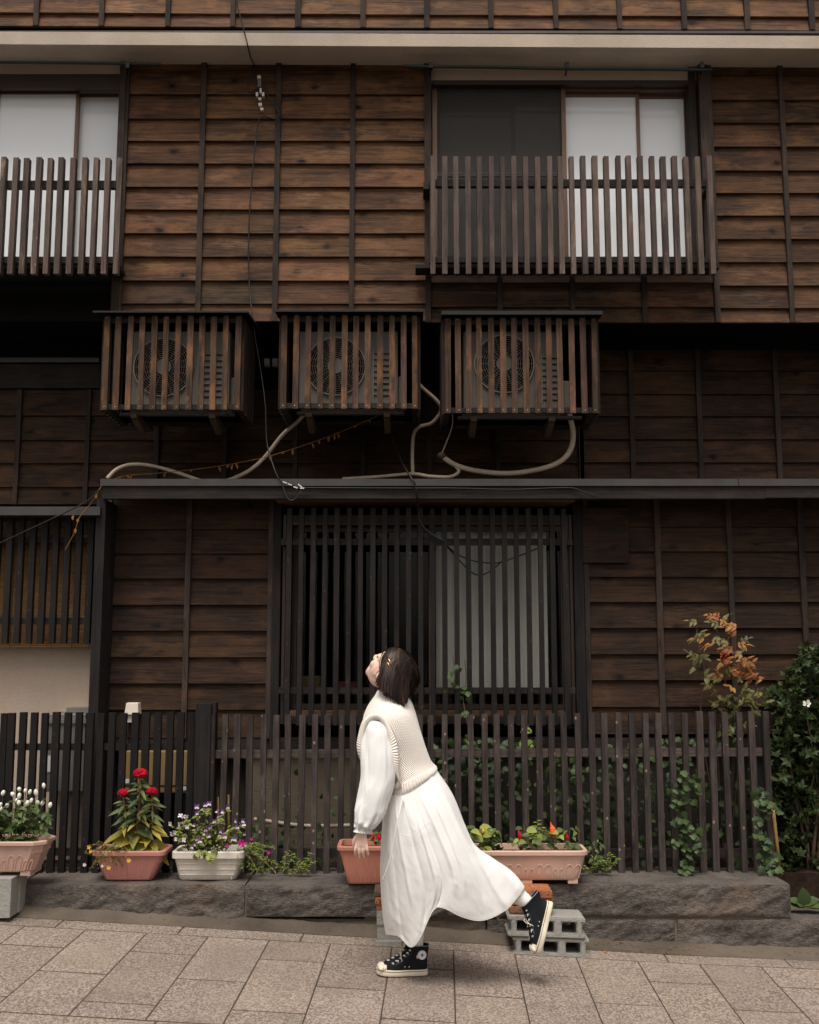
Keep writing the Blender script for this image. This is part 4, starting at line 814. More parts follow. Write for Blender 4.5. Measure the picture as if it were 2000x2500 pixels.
# ------------------------------------------------------------------ concrete blocks and bricks
def grid_block(name, x0, x1, z0, z1, y0, y1, holes, label, tilt=0.0, axis='Y', notch=True, group='concrete blocks under the planters'):
    """holed face looks along the depth; holes = list of (u0,u1,v0,v1)"""
    us = sorted(set([0, 1] + [h[0] for h in holes] + [h[1] for h in holes] + ([.045, .955] if notch else []))); vs_ = sorted(set([0, 1] + [h[2] for h in holes] + [h[3] for h in holes]))
    bm = bmesh.new(); L = {}
    V = lambda i, j: L.setdefault((i, j), bm.verts.new((x0 + (x1 - x0) * us[i], y0, z0 + (z1 - z0) * vs_[j] + tilt * (x1 - x0) * us[i])))
    fs = []
    for i in range(len(us) - 1):
        for j in range(len(vs_) - 1):
            um, vm = (us[i] + us[i + 1]) / 2, (vs_[j] + vs_[j + 1]) / 2
            if any(h[0] < um < h[1] and h[2] < vm < h[3] for h in holes): continue
            if notch and (um < .045 or um > .955) and .25 < vm < .75: continue
            fs.append(bm.faces.new([V(i, j), V(i + 1, j), V(i + 1, j + 1), V(i, j + 1)]))
    ex = bmesh.ops.extrude_face_region(bm, geom=fs)
    for v in [g for g in ex['geom'] if isinstance(g, bmesh.types.BMVert)]: v.co.y += y1 - y0
    bmesh.ops.recalc_face_normals(bm, faces=bm.faces)
    bmesh.ops.bevel(bm, geom=[e for e in bm.edges if e.calc_face_angle(0) > .6], offset=.005, segments=2, affect='EDGES', clamp_overlap=True)
    for v in bm.verts: n_ = noise.noise(v.co * 60) * .0012; v.co += Vector((n_, n_, -n_))
    c = Vector(((x0 + x1) / 2, (y0 + y1) / 2, (z0 + z1) / 2)); bmesh.ops.translate(bm, vec=-c, verts=bm.verts)
    me = bpy.data.meshes.new(name); bm.to_mesh(me); bm.free(); addmat(me, 'concrete_block'); o = bpy.data.objects.new(name, me); link(o, None, c)
    return tag(o, label, 'concrete block', group)
H3 = [(.115, .305, .22, .78), (.405, .595, .22, .78), (.695, .885, .22, .78)]
xb = X(1251, 2310, 5.53); xe = X(1439, 2310, 5.53); gb = gz((xb + xe) / 2, 5.53) - .006
grid_block('concrete_block', xb, xe, gb, gb + .098, 5.53, 5.72, H3, 'lower holed concrete block under the beige planter', -.035)
o = grid_block('concrete_block', xb - .022, xe - .018, gb + .099, gb + .197, 5.52, 5.71, H3, 'upper holed concrete block under the beige planter', -.035)
BZ = gb + .1975
def brick(x0, x1, y0, y1, z0, z1, label, tint, group='old bricks under the planters', rot=0):
    b = MB().box(-(x1 - x0) / 2, (x1 - x0) / 2, -(y1 - y0) / 2, (y1 - y0) / 2, -(z1 - z0) / 2, (z1 - z0) / 2)
    o = b.build('brick', 'old_brick', None, bevel=.006); o.location = ((x0 + x1) / 2, (y0 + y1) / 2, (z0 + z1) / 2); o.rotation_euler = (0, rad(.8), rot); o.color = (*tint, 1)
    for v in o.data.vertices: v.co += Vector([noise.noise(v.co * 40 + Vector((k * 9, x0 * 5, z0 * 9))) * .003 for k in range(3)])
    return tag(o, label, 'brick', group)
zt5 = ZT + .011; hb = (zt5 - BZ) / 3
x_a, x_b = X(1246, 2190, 5.56), X(1349, 2190, 5.56)
brick(x_a, x_b, 5.55, 5.735, zt5 - hb + .001, zt5, 'bright orange speckled brick directly under the beige planter', (1.15, 1.1, 1))
brick(x_a + .006, x_b + .002, 5.555, 5.735, zt5 - 2 * hb + .001, zt5 - hb, 'brown mottled brick second from the top under the beige planter', (.75, .9, 1.0), rot=.02)
brick(x_a - .004, x_b - .002, 5.55, 5.735, BZ + .001, zt5 - 2 * hb, 'lowest weathered brick under the beige planter', (.8, .95, 1.1), rot=-.015)
# stack under the terracotta planter (only its left edge shows beside the skirt)
xc0 = X(921, 2250, 5.56); gb2 = gz(xc0, 5.56) - .004
tag(MB().box(xc0 - .002, xc0 + .125, 5.54, 5.73, gb2 - .012, gb2 + .022).build('paving_slab', 'concrete_block', None, bevel=.004), 'thin concrete slab under the blocks left of the skirt', 'slab')
gb2 += .0225
grid_block('concrete_block', xc0, xc0 + .11, gb2, gb2 + .070, 5.555, 5.73, [(.12, .3, .0, .001)], 'lower concrete block behind the white skirt', 0, notch=False)
grid_block('concrete_block', xc0 - .002, xc0 + .108, gb2 + .071, gb2 + .140, 5.55, 5.73, [(.12, .3, .0, .001)], 'upper concrete block behind the white skirt', 0, notch=False)
B2 = gb2 + .1405; zt4 = ZT + .009; hb = (zt4 - B2) / 2
brick(xc0 - .016, xc0 + .11, 5.55, 5.735, zt4 - hb * .6, zt4, 'grey painted brick beside the terracotta planter base', (.3, .55, .9))
brick(xc0 - .010, xc0 + .11, 5.55, 5.735, B2 + hb * .62, zt4 - hb * .6 - .001, 'bright orange brick beside the white skirt', (1.2, 1.15, 1))
brick(xc0 - .004, xc0 + .11, 5.555, 5.735, B2 + .001, B2 + hb * .61, 'dull red brick lowest beside the white skirt', (.9, .8, .8))
# blocks at the far left
zl1 = Z(2137, 5.63)
xq = X(26, 2190, 5.55); grid_block('concrete_block', xq - .39, xq, zl1 - .19, zl1 - .001, 5.55, 5.65, [(.12, .3, .0, .001)], 'front concrete block under the taupe planter at the left', 0, notch=False)
xq = X(48, 2190, 5.66); grid_block('concrete_block', xq - .39, xq, zl1 - .19, zl1 - .001, 5.66, 5.76, [(.12, .3, .0, .001)], 'rear concrete block beside the stone wall at the left', 0, notch=False)

# ------------------------------------------------------------------ leaves
def leaf_geo(kind):
    v, f = [], []
    if kind == 'ivy':
        out = [(0, 0), (.10, .22), (.02, .42), (.30, .36), (.42, .55), (.58, .30), (.80, .26), (1.0, 0)]
        pts = out + [(x, -y) for x, y in out[-2:0:-1]]
        v = [(.38, 0, .03)] + [(x, y * .95, -.22 * abs(y) - .10 * x * x) for x, y in pts]; n = len(pts)
        f = [[0, 1 + i, 1 + (i + 1) % n] for i in range(n)]; return v, f
    prof = {'ovate': [(0, 0), (.12, .16), (.34, .25), (.6, .2), (.82, .1), (1, 0)], 'lance': [(0, 0), (.15, .08), (.4, .125), (.65, .1), (.85, .05), (1, 0)],
            'round': [(0, 0), (.15, .26), (.45, .40), (.75, .3), (.92, .12), (1, 0)], 'petal': [(0, 0), (.3, .2), (.6, .36), (.85, .32), (1, .12)], 'needle': [(0, .02), (.5, .05), (1, 0)]}[kind]
    droop = {'ovate': .22, 'lance': .34, 'round': .15, 'petal': .1, 'needle': .2}[kind]
    for x, w in prof:
        z = -droop * x * x; v += [(x, w, z + w * .35), (x, 0, z), (x, -w, z + w * .35)]
    for i in range(len(prof) - 1):
        a = 3 * i; f += [[a, a + 1, a + 4, a + 3], [a + 1, a + 2, a + 5, a + 4]]
    return v, f
LG = {k: leaf_geo(k) for k in ('ivy', 'ovate', 'lance', 'round', 'petal', 'needle')}
LM = {}
def leaf_mesh(kind, mat):
    if (kind, mat) not in LM:
        me = bpy.data.meshes.new('leaf_' + kind); me.from_pydata(LG[kind][0], [], LG[kind][1]); addmat(me, mat); me.polygons.foreach_set('use_smooth', [True] * len(me.polygons)); LM[(kind, mat)] = me
    return LM[(kind, mat)]
def frame_m(d, up):
    d = Vector(d).normalized(); up = Vector(up); s = up.cross(d)
    if s.length < 1e-4: s = d.orthogonal()
    s.normalize(); u = d.cross(s); return Matrix((d, s, u)).transposed()
def leaf(root, kind, mat, pos, d, up, size, name='leaf'):
    o = bpy.data.objects.new(name, leaf_mesh(kind, mat)); o.rotation_euler = frame_m(d, up).to_euler(); o.scale = (size, size, size); return link(o, root, pos)
def leaf_into(b, kind, pos, d, up, size):
    m = frame_m(d, up); n = len(b.v); b.v += [Vector(pos) + m @ (Vector(q) * size) for q in LG[kind][0]]
    for f in LG[kind][1]: b.face([n + i for i in f])
def rdir(zlo=-.6, zhi=.6, toward=None, k=.0):
    a = RND.uniform(0, 2 * math.pi); z = RND.uniform(zlo, zhi); c = math.sqrt(max(0, 1 - z * z)); d = Vector((c * math.cos(a), c * math.sin(a), z))
    if toward is not None: d = (d + Vector(toward) * k).normalized()
    return d
CAMD = Vector((0, -1, .15))
def rup(): return (Vector((0, -.55, .8)) + Vector((RND.uniform(-.5, .5), RND.uniform(-.4, .4), RND.uniform(-.3, .3)))).normalized()

# white globe amaranth in the taupe planter
p1 = empty('globe_amaranth', P(20, 2062, 5.70), 'leafy plant with round white pompom flowers in the taupe planter', 'flowering plant')
fl_px = [(30, 908), (120, 920), (182, 873), (238, 888), (282, 898), (340, 905), (412, 840), (182, 935), (160, 975), (178, 1000), (258, 1005), (295, 980), (355, 998), (400, 1005), (472, 1022), (68, 1027), (5, 1020), (12, 1060), (370, 1182), (-60, 950), (-110, 1000), (-150, 930), (-40, 1040)]
for i, (a, c) in enumerate(fl_px):
    px, py = a / 3.85, 1700 + c / 3.85; Yf = 5.66 + RND.uniform(-.03, .06); q = P(px, py, Yf); base = P(px * .62 + 8, 2066, 5.70 + RND.uniform(-.04, .05)); r = .0105 * RND.uniform(.85, 1.15) * (.55 if i == 18 else 1)
    MB().ell(q, ((r, 0, 0), (0, r, 0), (RND.uniform(-.004, .004), 0, r * RND.uniform(1.05, 1.5))), 10, 7).build('flower', 'petal_white', p1, True)
    mid_ = base.lerp(q, .55) + Vector((RND.uniform(-.02, .02), RND.uniform(-.02, .02), .01)); path = cr([base, mid_, q], 8); MB().tube(path, .0018, 5).build('stem', 'stem_green', p1, True)
    for k in range(9):
        t = RND.uniform(.05, .82); pos = path[int(t * 7)] + rdir() * .012; d = rdir(-.5, .35, (px / 60 - .3, -.3, 0), .4); leaf(p1, 'ovate', 'leaf_mid', pos, d, rup(), RND.uniform(.045, .075) * (1.1 - .45 * t))
# red cockscombs
def crest(q, r, root, mat):
    b = MB(); nu, nv = 22, 13; rings = []
    for i in range(nv + 1):
        th = math.pi * min(max(i / nv, .03), .97); ring = []
        for j in range(nu):
            a = 2 * math.pi * j / nu; d = Vector((math.sin(th) * math.cos(a), math.sin(th) * math.sin(a), -math.cos(th)))
            k = 1 + .22 * noise.noise(d * 7 + q * 30) + RND.uniform(-.07, .07); ring.append(q + Vector((d.x * r * 1.22, d.y * r, d.z * r * .82)) * k)
        rings.append(ring)
    b.loft(rings); b.build('flower', mat, root)
for lb, fx, fy, r, bx, hgt in (('tall cockscomb with the highest red crest in the pink planter', 343, 1888, .031, 328, 1), ('small cockscomb with a red crest at the left of the pink planter', 301, 1935, .024, 308, .8), ('cockscomb with a red crest at the right of the pink planter', 371, 1932, .026, 368, .8)):
    base = P(bx, 2074, 5.92); q = P(fx, fy, 5.88); root = empty('cockscomb', base, lb, 'flowering plant', 'cockscombs in the pink planter')
    crest(q, r, root, 'petal_red'); path = cr([base, base.lerp(q, .5) + Vector((.006, 0, 0)), q - Vector((0, 0, .01))], 16); MB().tube(path, [.006 - .0002 * k for k in range(16)], 7).build('stem', 'stem_red', root, True)
    for k in range(46 if hgt == 1 else 32):
        t = .04 + .92 * (k + .5) / (46 if hgt == 1 else 32); pos = path[int(t * 15)]; a = k * 2.4 + RND.uniform(-.4, .4)
        d = Vector((math.cos(a), math.sin(a) * .8 - .35, RND.uniform(-.35, .25) - .25 * (1 - t))); low = t < .34
        leaf(root, 'ovate' if low else 'lance', 'leaf_yellow' if (low and RND.random() < .85) or (t < .55 and RND.random() < .3) else 'leaf_celosia', pos, d, rup(), (.120 if low else .120 - .050 * t) * RND.uniform(.75, 1.15))
    for k in range(7): leaf(root, 'lance', 'leaf_celosia', q - Vector((0, 0, r * .7)), rdir(-.1, .5), rup(), .035)
# trailing purslane over the pink planter
def trailing(name, label, cx, cy, Yc, spread, n, fall, mat, flowers, group=None, fmat='petal_yellow', seed=1):
    root = empty(name, P(cx, cy, Yc), label, 'flowering plant', group); b = MB(); base = P(cx, cy, Yc)
    for i in range(n):
        e = P(cx + RND.uniform(*spread), cy + RND.uniform(*fall), Yc - RND.uniform(.02, .12)); m = base.lerp(e, .5) + Vector((0, -.03, RND.uniform(.01, .04))); path = cr([base + Vector((RND.uniform(-.03, .03), 0, 0)), m, e], 10)
        b.tube(path, .0014, 4)
        for k in range(12): leaf_into(b, 'lance', path[RND.randint(1, 9)], rdir(-.5, .7), rup(), RND.uniform(.012, .024))
    o = b.build('foliage', mat, root); o['kind'] = 'stuff'
    for px, py, s, fm in flowers:
        q = P(px, py, Yc - .11)
        for k in range(5): a = 2 * math.pi * k / 5; leaf(root, 'petal', fm, q, Vector((math.cos(a), -.35, math.sin(a))), Vector((0, -1, .2)), s, 'petal')
    return root
trailing('moss_rose', 'trailing moss rose spilling over the left rim of the pink planter', 268, 2076, 5.86, (-66, 50), 30, (-22, 48), 'leaf_sedum', [(218, 2068, .012, 'petal_yellow'), (222, 2078, .01, 'petal_yellow'), (315, 2100, .013, 'petal_yellow'), (266, 2118, .012, 'petal_yellow'), (207, 2111, .01, 'petal_pale'), (250, 2114, .008, 'petal_pale')])
trailing('moss_rose', 'trailing moss rose with magenta flowers right of the white planter', 588, 2078, 5.90, (-10, 88), 24, (-26, 52), 'leaf_bright', [(591, 2058, .021, 'petal_magenta'), (614, 2048, .009, 'petal_magenta'), (656, 2081, .011, 'petal_magenta'), (555, 2064, .010, 'petal_magenta')])
# violet torenia in the white planter
p4 = empty('torenia', P(505, 2080, 5.9), 'bushy plant with small white and violet flowers in the white planter', 'flowering plant')
tf = [(865, 470), (890, 475), (915, 475), (1000, 395), (995, 450), (1065, 380), (1100, 370), (1060, 425), (1165, 435), (1210, 435), (1245, 398), (1140, 513), (1170, 470), (1175, 490), (785, 535), (860, 540), (895, 535), (920, 560), (980, 545), (1005, 570), (1065, 580), (1060, 615), (1100, 565), (1195, 595), (820, 605), (795, 615), (830, 660), (895, 665), (990, 660), (1020, 672), (985, 700), (960, 722), (1090, 632), (1225, 635), (1185, 625), (1280, 660), (1312, 660), (1315, 510), (1375, 510), (1375, 540), (1325, 560), (1380, 615)]
for i, (a, c) in enumerate(tf):
    px, py = 180 + a / 3.317, 1850 + c / 3.317; q = P(px, py, 5.80 + RND.uniform(-.03, .05)); s = RND.uniform(.009, .013)
    fo = rdir(-.3, .3, (0, -1, .1), 1.2)
    sd = fo.cross(Vector((0, 0, 1))).normalized(); up_ = sd.cross(fo)
    for k in range(4):
        an = math.pi / 4 + k * math.pi / 2; d = sd * math.cos(an) + up_ * math.sin(an) + fo * .3
        leaf(p4, 'petal', 'petal_violet' if (k in (1, 0) and a > 940) else 'petal_pale', q, d, fo, s * 1.25, 'petal')
    base = P(505 + (px - 505) * .5, 2078, 5.90); path = cr([base, base.lerp(q, .5) + Vector((0, 0, .02)), q - fo * .003], 8)
    MB().tube(path, .0014, 5).build('stem', 'stem_green', p4, True)
    for k in range(9): t = RND.uniform(.12, .97); leaf(p4, 'ovate', 'leaf_torenia', path[int(t * 7)] + rdir() * .008 + Vector((0, .015, 0)), rdir(-.5, .5, (0, -.4, 0), .6), rup(), RND.uniform(.022, .045))
for k in range(20): leaf(p4, 'round', 'leaf_torenia', P(490 + RND.uniform(-15, 35), 2085 + RND.uniform(-14, 8), 5.79), rdir(-.9, 0, (0, -.6, -.3), .6), rup(), RND.uniform(.025, .045))
# flowers in the beige and terracotta planters
def plume(root, q, h, r, mat):
    b = MB(); rings = []
    for i in range(11):
        t = i / 10; rr_ = r * math.sin(math.pi * min(.97, .12 + .88 * t)) ** .8 * (1.15 - .6 * t); rings.append([q + Vector((math.cos(a) * rr_ * (1 + RND.uniform(-.22, .22)) - .35 * h * t * t * .6, math.sin(a) * rr_, h * t + RND.uniform(-.002, .002))) for a in [2 * math.pi * j / 12 for j in range(12)]])
    b.loft(rings); b.build('flower', mat, root)
def potplant(name, label, px, py, Yc, n, size, flowers, mats, spread, group='flowers in the beige planter'):
    root = empty(name, P(px, py, Yc), label, 'flowering plant', group); base = P(px, py, Yc)
    for k in range(int(n * 1.6)):
        e = P(px + RND.uniform(-spread, spread), py - RND.uniform(-2, 48), Yc + RND.uniform(-.07, .03)); leaf(root, 'round' if RND.random() < .35 else 'ovate', RND.choice(mats), e, rdir(-.55, .2, (0, -.5, 0), .7), rup(), size * RND.uniform(.7, 1.2))
        if k % 3 == 0: MB().tube([base, base.lerp(e, .6) + Vector((0, 0, .012)), e], .0018, 5).build('stem', 'stem_green', root)
    for fx, fy, h, r, mt in flowers:
        q = P(fx, fy, Yc - .05); plume(root, q, h, r, mt); MB().tube([base, q + Vector((0, 0, .004))], .002, 5).build('stem', 'stem_red', root)
    return root
potplant('feather_celosia', 'celosia with one big orange flame flower in the beige planter', 1352, 2068, 5.80, 12, .055, [(1352, 2044, .075, .019, 'petal_orange')], ['leaf_mid', 'leaf_bright'], 26)
potplant('feather_celosia', 'celosia with one dark red spike left of the orange flame', 1274, 2070, 5.80, 14, .055, [(1270, 2050, .052, .012, 'petal_scarlet')], ['leaf_mid', 'leaf_bright', 'leaf_celosia'], 36)
potplant('feather_celosia', 'celosia with a small red flower at the right end of the beige planter', 1388, 2068, 5.82, 9, .05, [(1384, 2050, .045, .012, 'petal_scarlet')], ['leaf_mid', 'leaf_celosia'], 18)
potplant('balsam', 'leafy balsam with yellow-orange flowers next to the skirt', 1186, 2070, 5.80, 34, .068, [(1181, 2034, .03, .010, 'petal_yellow'), (1174, 2048, .028, .009, 'petal_yellow'), (1188, 2040, .022, .008, 'petal_orange')], ['leaf_bright', 'leaf_mid', 'leaf_torenia'], 46)
potplant('seedling', 'feathery green seedling standing up behind the red spike', 1312, 2068, 5.86, 4, .03, [], ['leaf_bright'], 12)
sd_ = empty('fern_sprig', P(1310, 2070, 5.88), 'upright compound-leaved sprig in the middle of the beige planter', 'plant')
for j, (ex, ey) in enumerate(((1302, 2016), (1324, 2018), (1312, 1999), (1290, 2030))):
    a = P(1310, 2072, 5.88); e = P(ex, ey, 5.86); MB().tube(cr([a, a.lerp(e, .6) + Vector((0, -.01, .01)), e], 6), .0014, 5).build('stem', 'stem_green', sd_)
    for k in range(9): leaf(sd_, 'ovate', 'leaf_bright', a.lerp(e, .45 + .06 * k), Vector(((-1) ** k, -.3, .25)), rup(), .024)
potplant('salvia', 'red-flowered salvia between the hand and the skirt', 918, 2064, 5.80, 10, .035, [(910, 2048, .05, .011, 'petal_scarlet'), (926, 2052, .04, .012, 'petal_red'), (916, 2058, .03, .009, 'petal_scarlet')], ['leaf_mid', 'leaf_celosia'], 20, 'flowers in the terracotta planter')

# ------------------------------------------------------------------ shrubs and climbers
def spray(root, cx, cy, Yc, n, size, mat, kind='lance', up=.5, m=None):
    """whorl of leaves; m: MB to collect into instead of separate leaves"""
    c = P(cx, cy, Yc); ax = rdir(.1, .9, (0, -.5, .4), .8)
    for k in range(n):
        a = 2 * math.pi * k / n + RND.uniform(-.3, .3); s = ax.orthogonal().normalized(); q = ax.cross(s); d = (s * math.cos(a) + q * math.sin(a)) + ax * up
        sz = size * RND.uniform(.7, 1.15)
        if m is None: leaf(root, kind, mat, c, d, ax, sz)
        else: leaf_into(m, kind, c, d, ax, sz)
shrub = empty('evergreen_shrub', (X(1985, 2150, 6.2), 6.25, ZT - .05), 'dark glossy evergreen shrub filling the right edge behind the fence', 'shrub')
b = MB()
for i in range(9):
    t0 = P(1985 + RND.uniform(-30, 60), 2140, 6.25); e = P(1900 + RND.uniform(0, 190), 1620 + RND.uniform(0, 260), 6.2 + RND.uniform(-.1, .2)); b.tube(cr([t0, t0.lerp(e, .5) + rdir() * .05, e], 8), [.011 - .0011 * k for k in range(8)], 6)
o = b.build('branch', 'twig_brown', shrub, True); o['kind'] = 'stuff'
def in_shrub(px, py): 
    edge = 1880 + 12 * math.sin(py / 23) + (max(0, 1700 - py) * .55 if py < 1700 else 0) + (max(0, py - 1980) * .25); top = 1570 + max(0, 1985 - px) * .9 + 14 * math.sin(px / 9)
    return px > edge and py > top
cnt = 0; big_ = MB()
while cnt < 58:
    px, py = RND.uniform(1875, 2075), RND.uniform(1555, 2110)
    if in_shrub(px, py): spray(shrub, px, py, 6.12 + RND.uniform(-.06, .06), 5, .046, 'leaf_dark', 'ovate', RND.uniform(.7, 1.6)); cnt += 1
cnt = 0
while cnt < 2200:
    px, py = RND.uniform(1875, 2160), RND.uniform(1555, 2180)
    if in_shrub(px, py): spray(shrub, px, py, 6.22 + RND.uniform(-.04, .28), 5, .040, 'leaf_dark', 'ovate', RND.uniform(.6, 1.8), m=big_); cnt += 1
o = big_.build('foliage', 'leaf_dark', shrub, True); o['kind'] = 'stuff'
for k in range(5): a = 2 * math.pi * k / 5; leaf(shrub, 'petal', 'petal_white', P(1969, 1717, 6.04), Vector((math.cos(a), -.3, math.sin(a) * .6)), (0, -1, .2), .024, 'petal')
nan = empty('nandina', (X(1775, 2130, 6.25), 6.28, ZT - .02), 'slender nandina bush with orange autumn leaves and red berries', 'shrub')
ns = [((1772, 2130), (1778, 1800), (1765, 1600), (1748, 1530)), ((1775, 2130), (1790, 1820), (1792, 1640), (1798, 1540)), ((1768, 2130), (1712, 1760), (1730, 1640), (1720, 1590)), ((1776, 2130), (1800, 1780), (1825, 1680), (1846, 1640)), ((1776, 2130), (1815, 1790), (1850, 1730), (1872, 1700)), ((1770, 2130), (1745, 1760), (1705, 1570), (1702, 1535))]
paths = []
for s in ns:
    path = cr([P(x, y, 6.22 + .02 * k) for k, (x, y) in enumerate(s)], 24); paths.append(path); MB().tube(path, [.0042 - .00013 * k for k in range(24)], 6).build('stem', 'twig_brown', nan, True)
def nleaf(px, py, n, mat):
    c = P(px, py, 6.16 + RND.uniform(-.08, .08)); ax = rdir(-.3, .7, (0, -.2, .2), .6)
    MB().tube([c, c + ax * .055], .001, 4).build('twig', 'stem_red', nan)
    for k in range(n):
        t = (k // 2 + .3) / (n / 2); d = ax.orthogonal() * (1 if k % 2 else -1) + ax * .8 + rdir() * .25 if k < n - 1 else ax; leaf(nan, 'ovate', mat, c + ax * .055 * t, d, rup(), RND.uniform(.030, .052))
for px, py in ((1703, 1520), (1708, 1545), (1718, 1555), (1750, 1515), (1765, 1512), (1775, 1525), (1790, 1535), (1800, 1530), (1730, 1580), (1785, 1555), (1790, 1585), (1738, 1562), (1800, 1575), (1812, 1600), (1822, 1610), (1830, 1612), (1810, 1630), (1822, 1645), (1768, 1625), (1782, 1642), (1800, 1655), (1812, 1662), (1835, 1660), (1850, 1668), (1790, 1680), (1765, 1655), (1775, 1610)):
    nleaf(px, py, 5, 'leaf_nandina' if RND.random() < .75 else 'leaf_nandina_green')
    if RND.random() < .5: nleaf(px + RND.uniform(-12, 12), py + RND.uniform(-10, 22), 5, 'leaf_nandina' if RND.random() < .7 else 'leaf_nandina_green')
for px, py in ((1690, 1622), (1702, 1632), (1715, 1605), (1722, 1655), (1745, 1675), (1755, 1690), (1770, 1705), (1790, 1715), (1805, 1725), (1825, 1705), (1848, 1710), (1862, 1700), (1775, 1735), (1835, 1735), (1752, 1720), (1870, 1715), (1815, 1690), (1790, 1760), (1770, 1790), (1800, 1800), (1815, 1760)):
    nleaf(px, py, 5, 'leaf_nandina_green'); nleaf(px + RND.uniform(-14, 14), py + RND.uniform(-14, 14), 5, 'leaf_nandina_green')
for cx, cy, n in ((1765, 1600, 26), (1775, 1615, 22), (1805, 1645, 12)):
    for k in range(n): MB().ball(P(cx + RND.gauss(0, 7), cy + RND.gauss(0, 6), 6.14 + RND.uniform(-.02, .02)), .0046, 7, 5).build('berry', 'berry_red', nan, True)
# climbing vine on and behind the right fence
vine = empty('climbing_vine', (X(1500, 2130, 6.2), 6.2, ZT - .02), 'green climbing vine woven through the right half of the weathered fence', 'vine')
b = MB(); lf = 0
def strand(pts, n, front, size, kind='ivy', mat='leaf_vine', indiv=True, coll=None):
    path = path_px(pts, 40); b.tube(path, .0022, 5)
    for k in range(n):
        q = path[RND.randint(0, 39)] + Vector((RND.uniform(-.04, .04), RND.uniform(-.03, .0) if front else RND.uniform(-.02, .02), RND.uniform(-.03, .03))); d = rdir(-.8, .1, (0, -.6, -.5), .9)
        if indiv: leaf(vine, kind, mat, q, d, (0, -.8, .6), size * RND.uniform(.6, 1.15))
        else: leaf_into(coll, kind, q, d, (0, -.8, .6), size * RND.uniform(.6, 1.15))
strand([(1665, 1890, 6.01), (1690, 1910, 6.00), (1655, 1960, 6.02), (1680, 2020, 6.0), (1700, 2060, 6.0), (1672, 2110, 6.0), (1668, 2134, 6.0)], 70, True, .046)
strand([(1640, 1905, 6.02), (1660, 1950, 6.02), (1650, 2030, 6.02), (1690, 2080, 6.02)], 26, True, .044)
strand([(1850, 1925, 6.0), (1868, 1975, 6.0), (1860, 2030, 6.0), (1875, 2080, 6.0), (1890, 2110, 5.98), (1868, 2134, 5.98)], 66, True, .048)
strand([(1135, 1610, 6.24), (1138, 1660, 6.24), (1132, 1710, 6.22), (1140, 1760, 6.15), (1150, 1800, 6.12), (1160, 1830, 6.12)], 18, True, .040, mat='leaf_vine')
strand([(1105, 1600, 6.24), (1112, 1650, 6.24), (1103, 1680, 6.24)], 8, True, .038, mat='leaf_vine')
strand([(1290, 1770, 6.2), (1285, 1800, 6.15), (1300, 1840, 6.12)], 10, True, .042, mat='leaf_bright')
strand([(1450, 2050, 6.0), (1455, 2085, 6.0), (1470, 2130, 6.0)], 34, True, .034, 'ovate', 'leaf_mid')
strand([(1780, 1760, 6.15), (1760, 1830, 6.14), (1770, 1900, 6.14)], 16, True, .04, 'ovate', 'leaf_dark')
mass = MB()
for k in range(900):
    px = RND.uniform(1040, 1900); py = RND.uniform(1800, 2135); 
    if noise.noise(Vector((px / 90, py / 90, 2))) < -.32: continue
    leaf_into(mass, 'ivy', P(px, py, RND.uniform(6.14, 6.42)), rdir(-.8, .2, (0, -.6, -.5), .8), (0, -.8, .6), RND.uniform(.03, .055))
for k in range(240):
    px = RND.uniform(560, 900); py = 2130 - abs(RND.gauss(0, 70))
    leaf_into(mass, 'ivy', P(px, py, RND.uniform(6.16, 6.38)), rdir(-.8, .2, (0, -.6, -.5), .8), (0, -.8, .6), RND.uniform(.026, .045))
o = mass.build('foliage', 'leaf_vine', vine, True); o['kind'] = 'stuff'
o = b.build('runner', 'twig_brown', vine, True); o['kind'] = 'stuff'
wd = empty('weeds', P(730, 2132, 5.99), 'sparse feathery weeds on the stone wall left of the terracotta planter', 'weeds'); b = MB()
for cx in (700, 735, 755, 640, 870, 1440, 1480):
    for k in range(7):
        a = P(cx, 2136, 5.98); e = P(cx + RND.uniform(-38, 38), 2136 - RND.uniform(12, 62), 5.96); path = cr([a, a.lerp(e, .5) + Vector((0, -.01, .01)), e], 8); b.tube(path, .0011, 4)
        for q in range(12): leaf_into(b, 'lance', path[RND.randint(2, 7)], rdir(-.2, .6), rup(), RND.uniform(.012, .026))
o = b.build('foliage', 'leaf_bright', wd); o['kind'] = 'stuff'
hs = empty('hosta', P(1965, 2205, 5.9), 'low broad-leaved plant at the foot of the stone wall on the far right', 'plant')
for k, (dx, dy) in enumerate(((-22, -8), (20, -10), (-8, 6), (10, 8), (28, 4), (0, -16), (-26, 6), (45, -4), (40, 10))): leaf(hs, 'round', 'leaf_mid', P(1962, 2212, 5.92), Vector((dx / 30, -.35 - dy / 60, .25 - dy / 60)), (0, -.4, .9), .10 * RND.uniform(.8, 1.1))
lt = empty('fallen_leaves', (.9, 5.6, gz(.9, 5.6)), 'scattered tiny dry leaves along the foot of the stone wall', 'leaf litter'); lt['kind'] = 'stuff'; b = MB()
for k in range(260):
    x = RND.choice([RND.uniform(.6, 2.3), RND.uniform(.95, 1.5), RND.uniform(-1.9, 2.3)]); y = 5.74 - abs(RND.gauss(0, .09)); leaf_into(b, 'ovate', (x, y, gz(x, y) + .006 + (.02 if y > 5.68 else .004)), rdir(-.05, .1), (0, 0, 1), RND.uniform(.006, .015))
b.build('leaf_scrap', 'dry_leaf', lt)
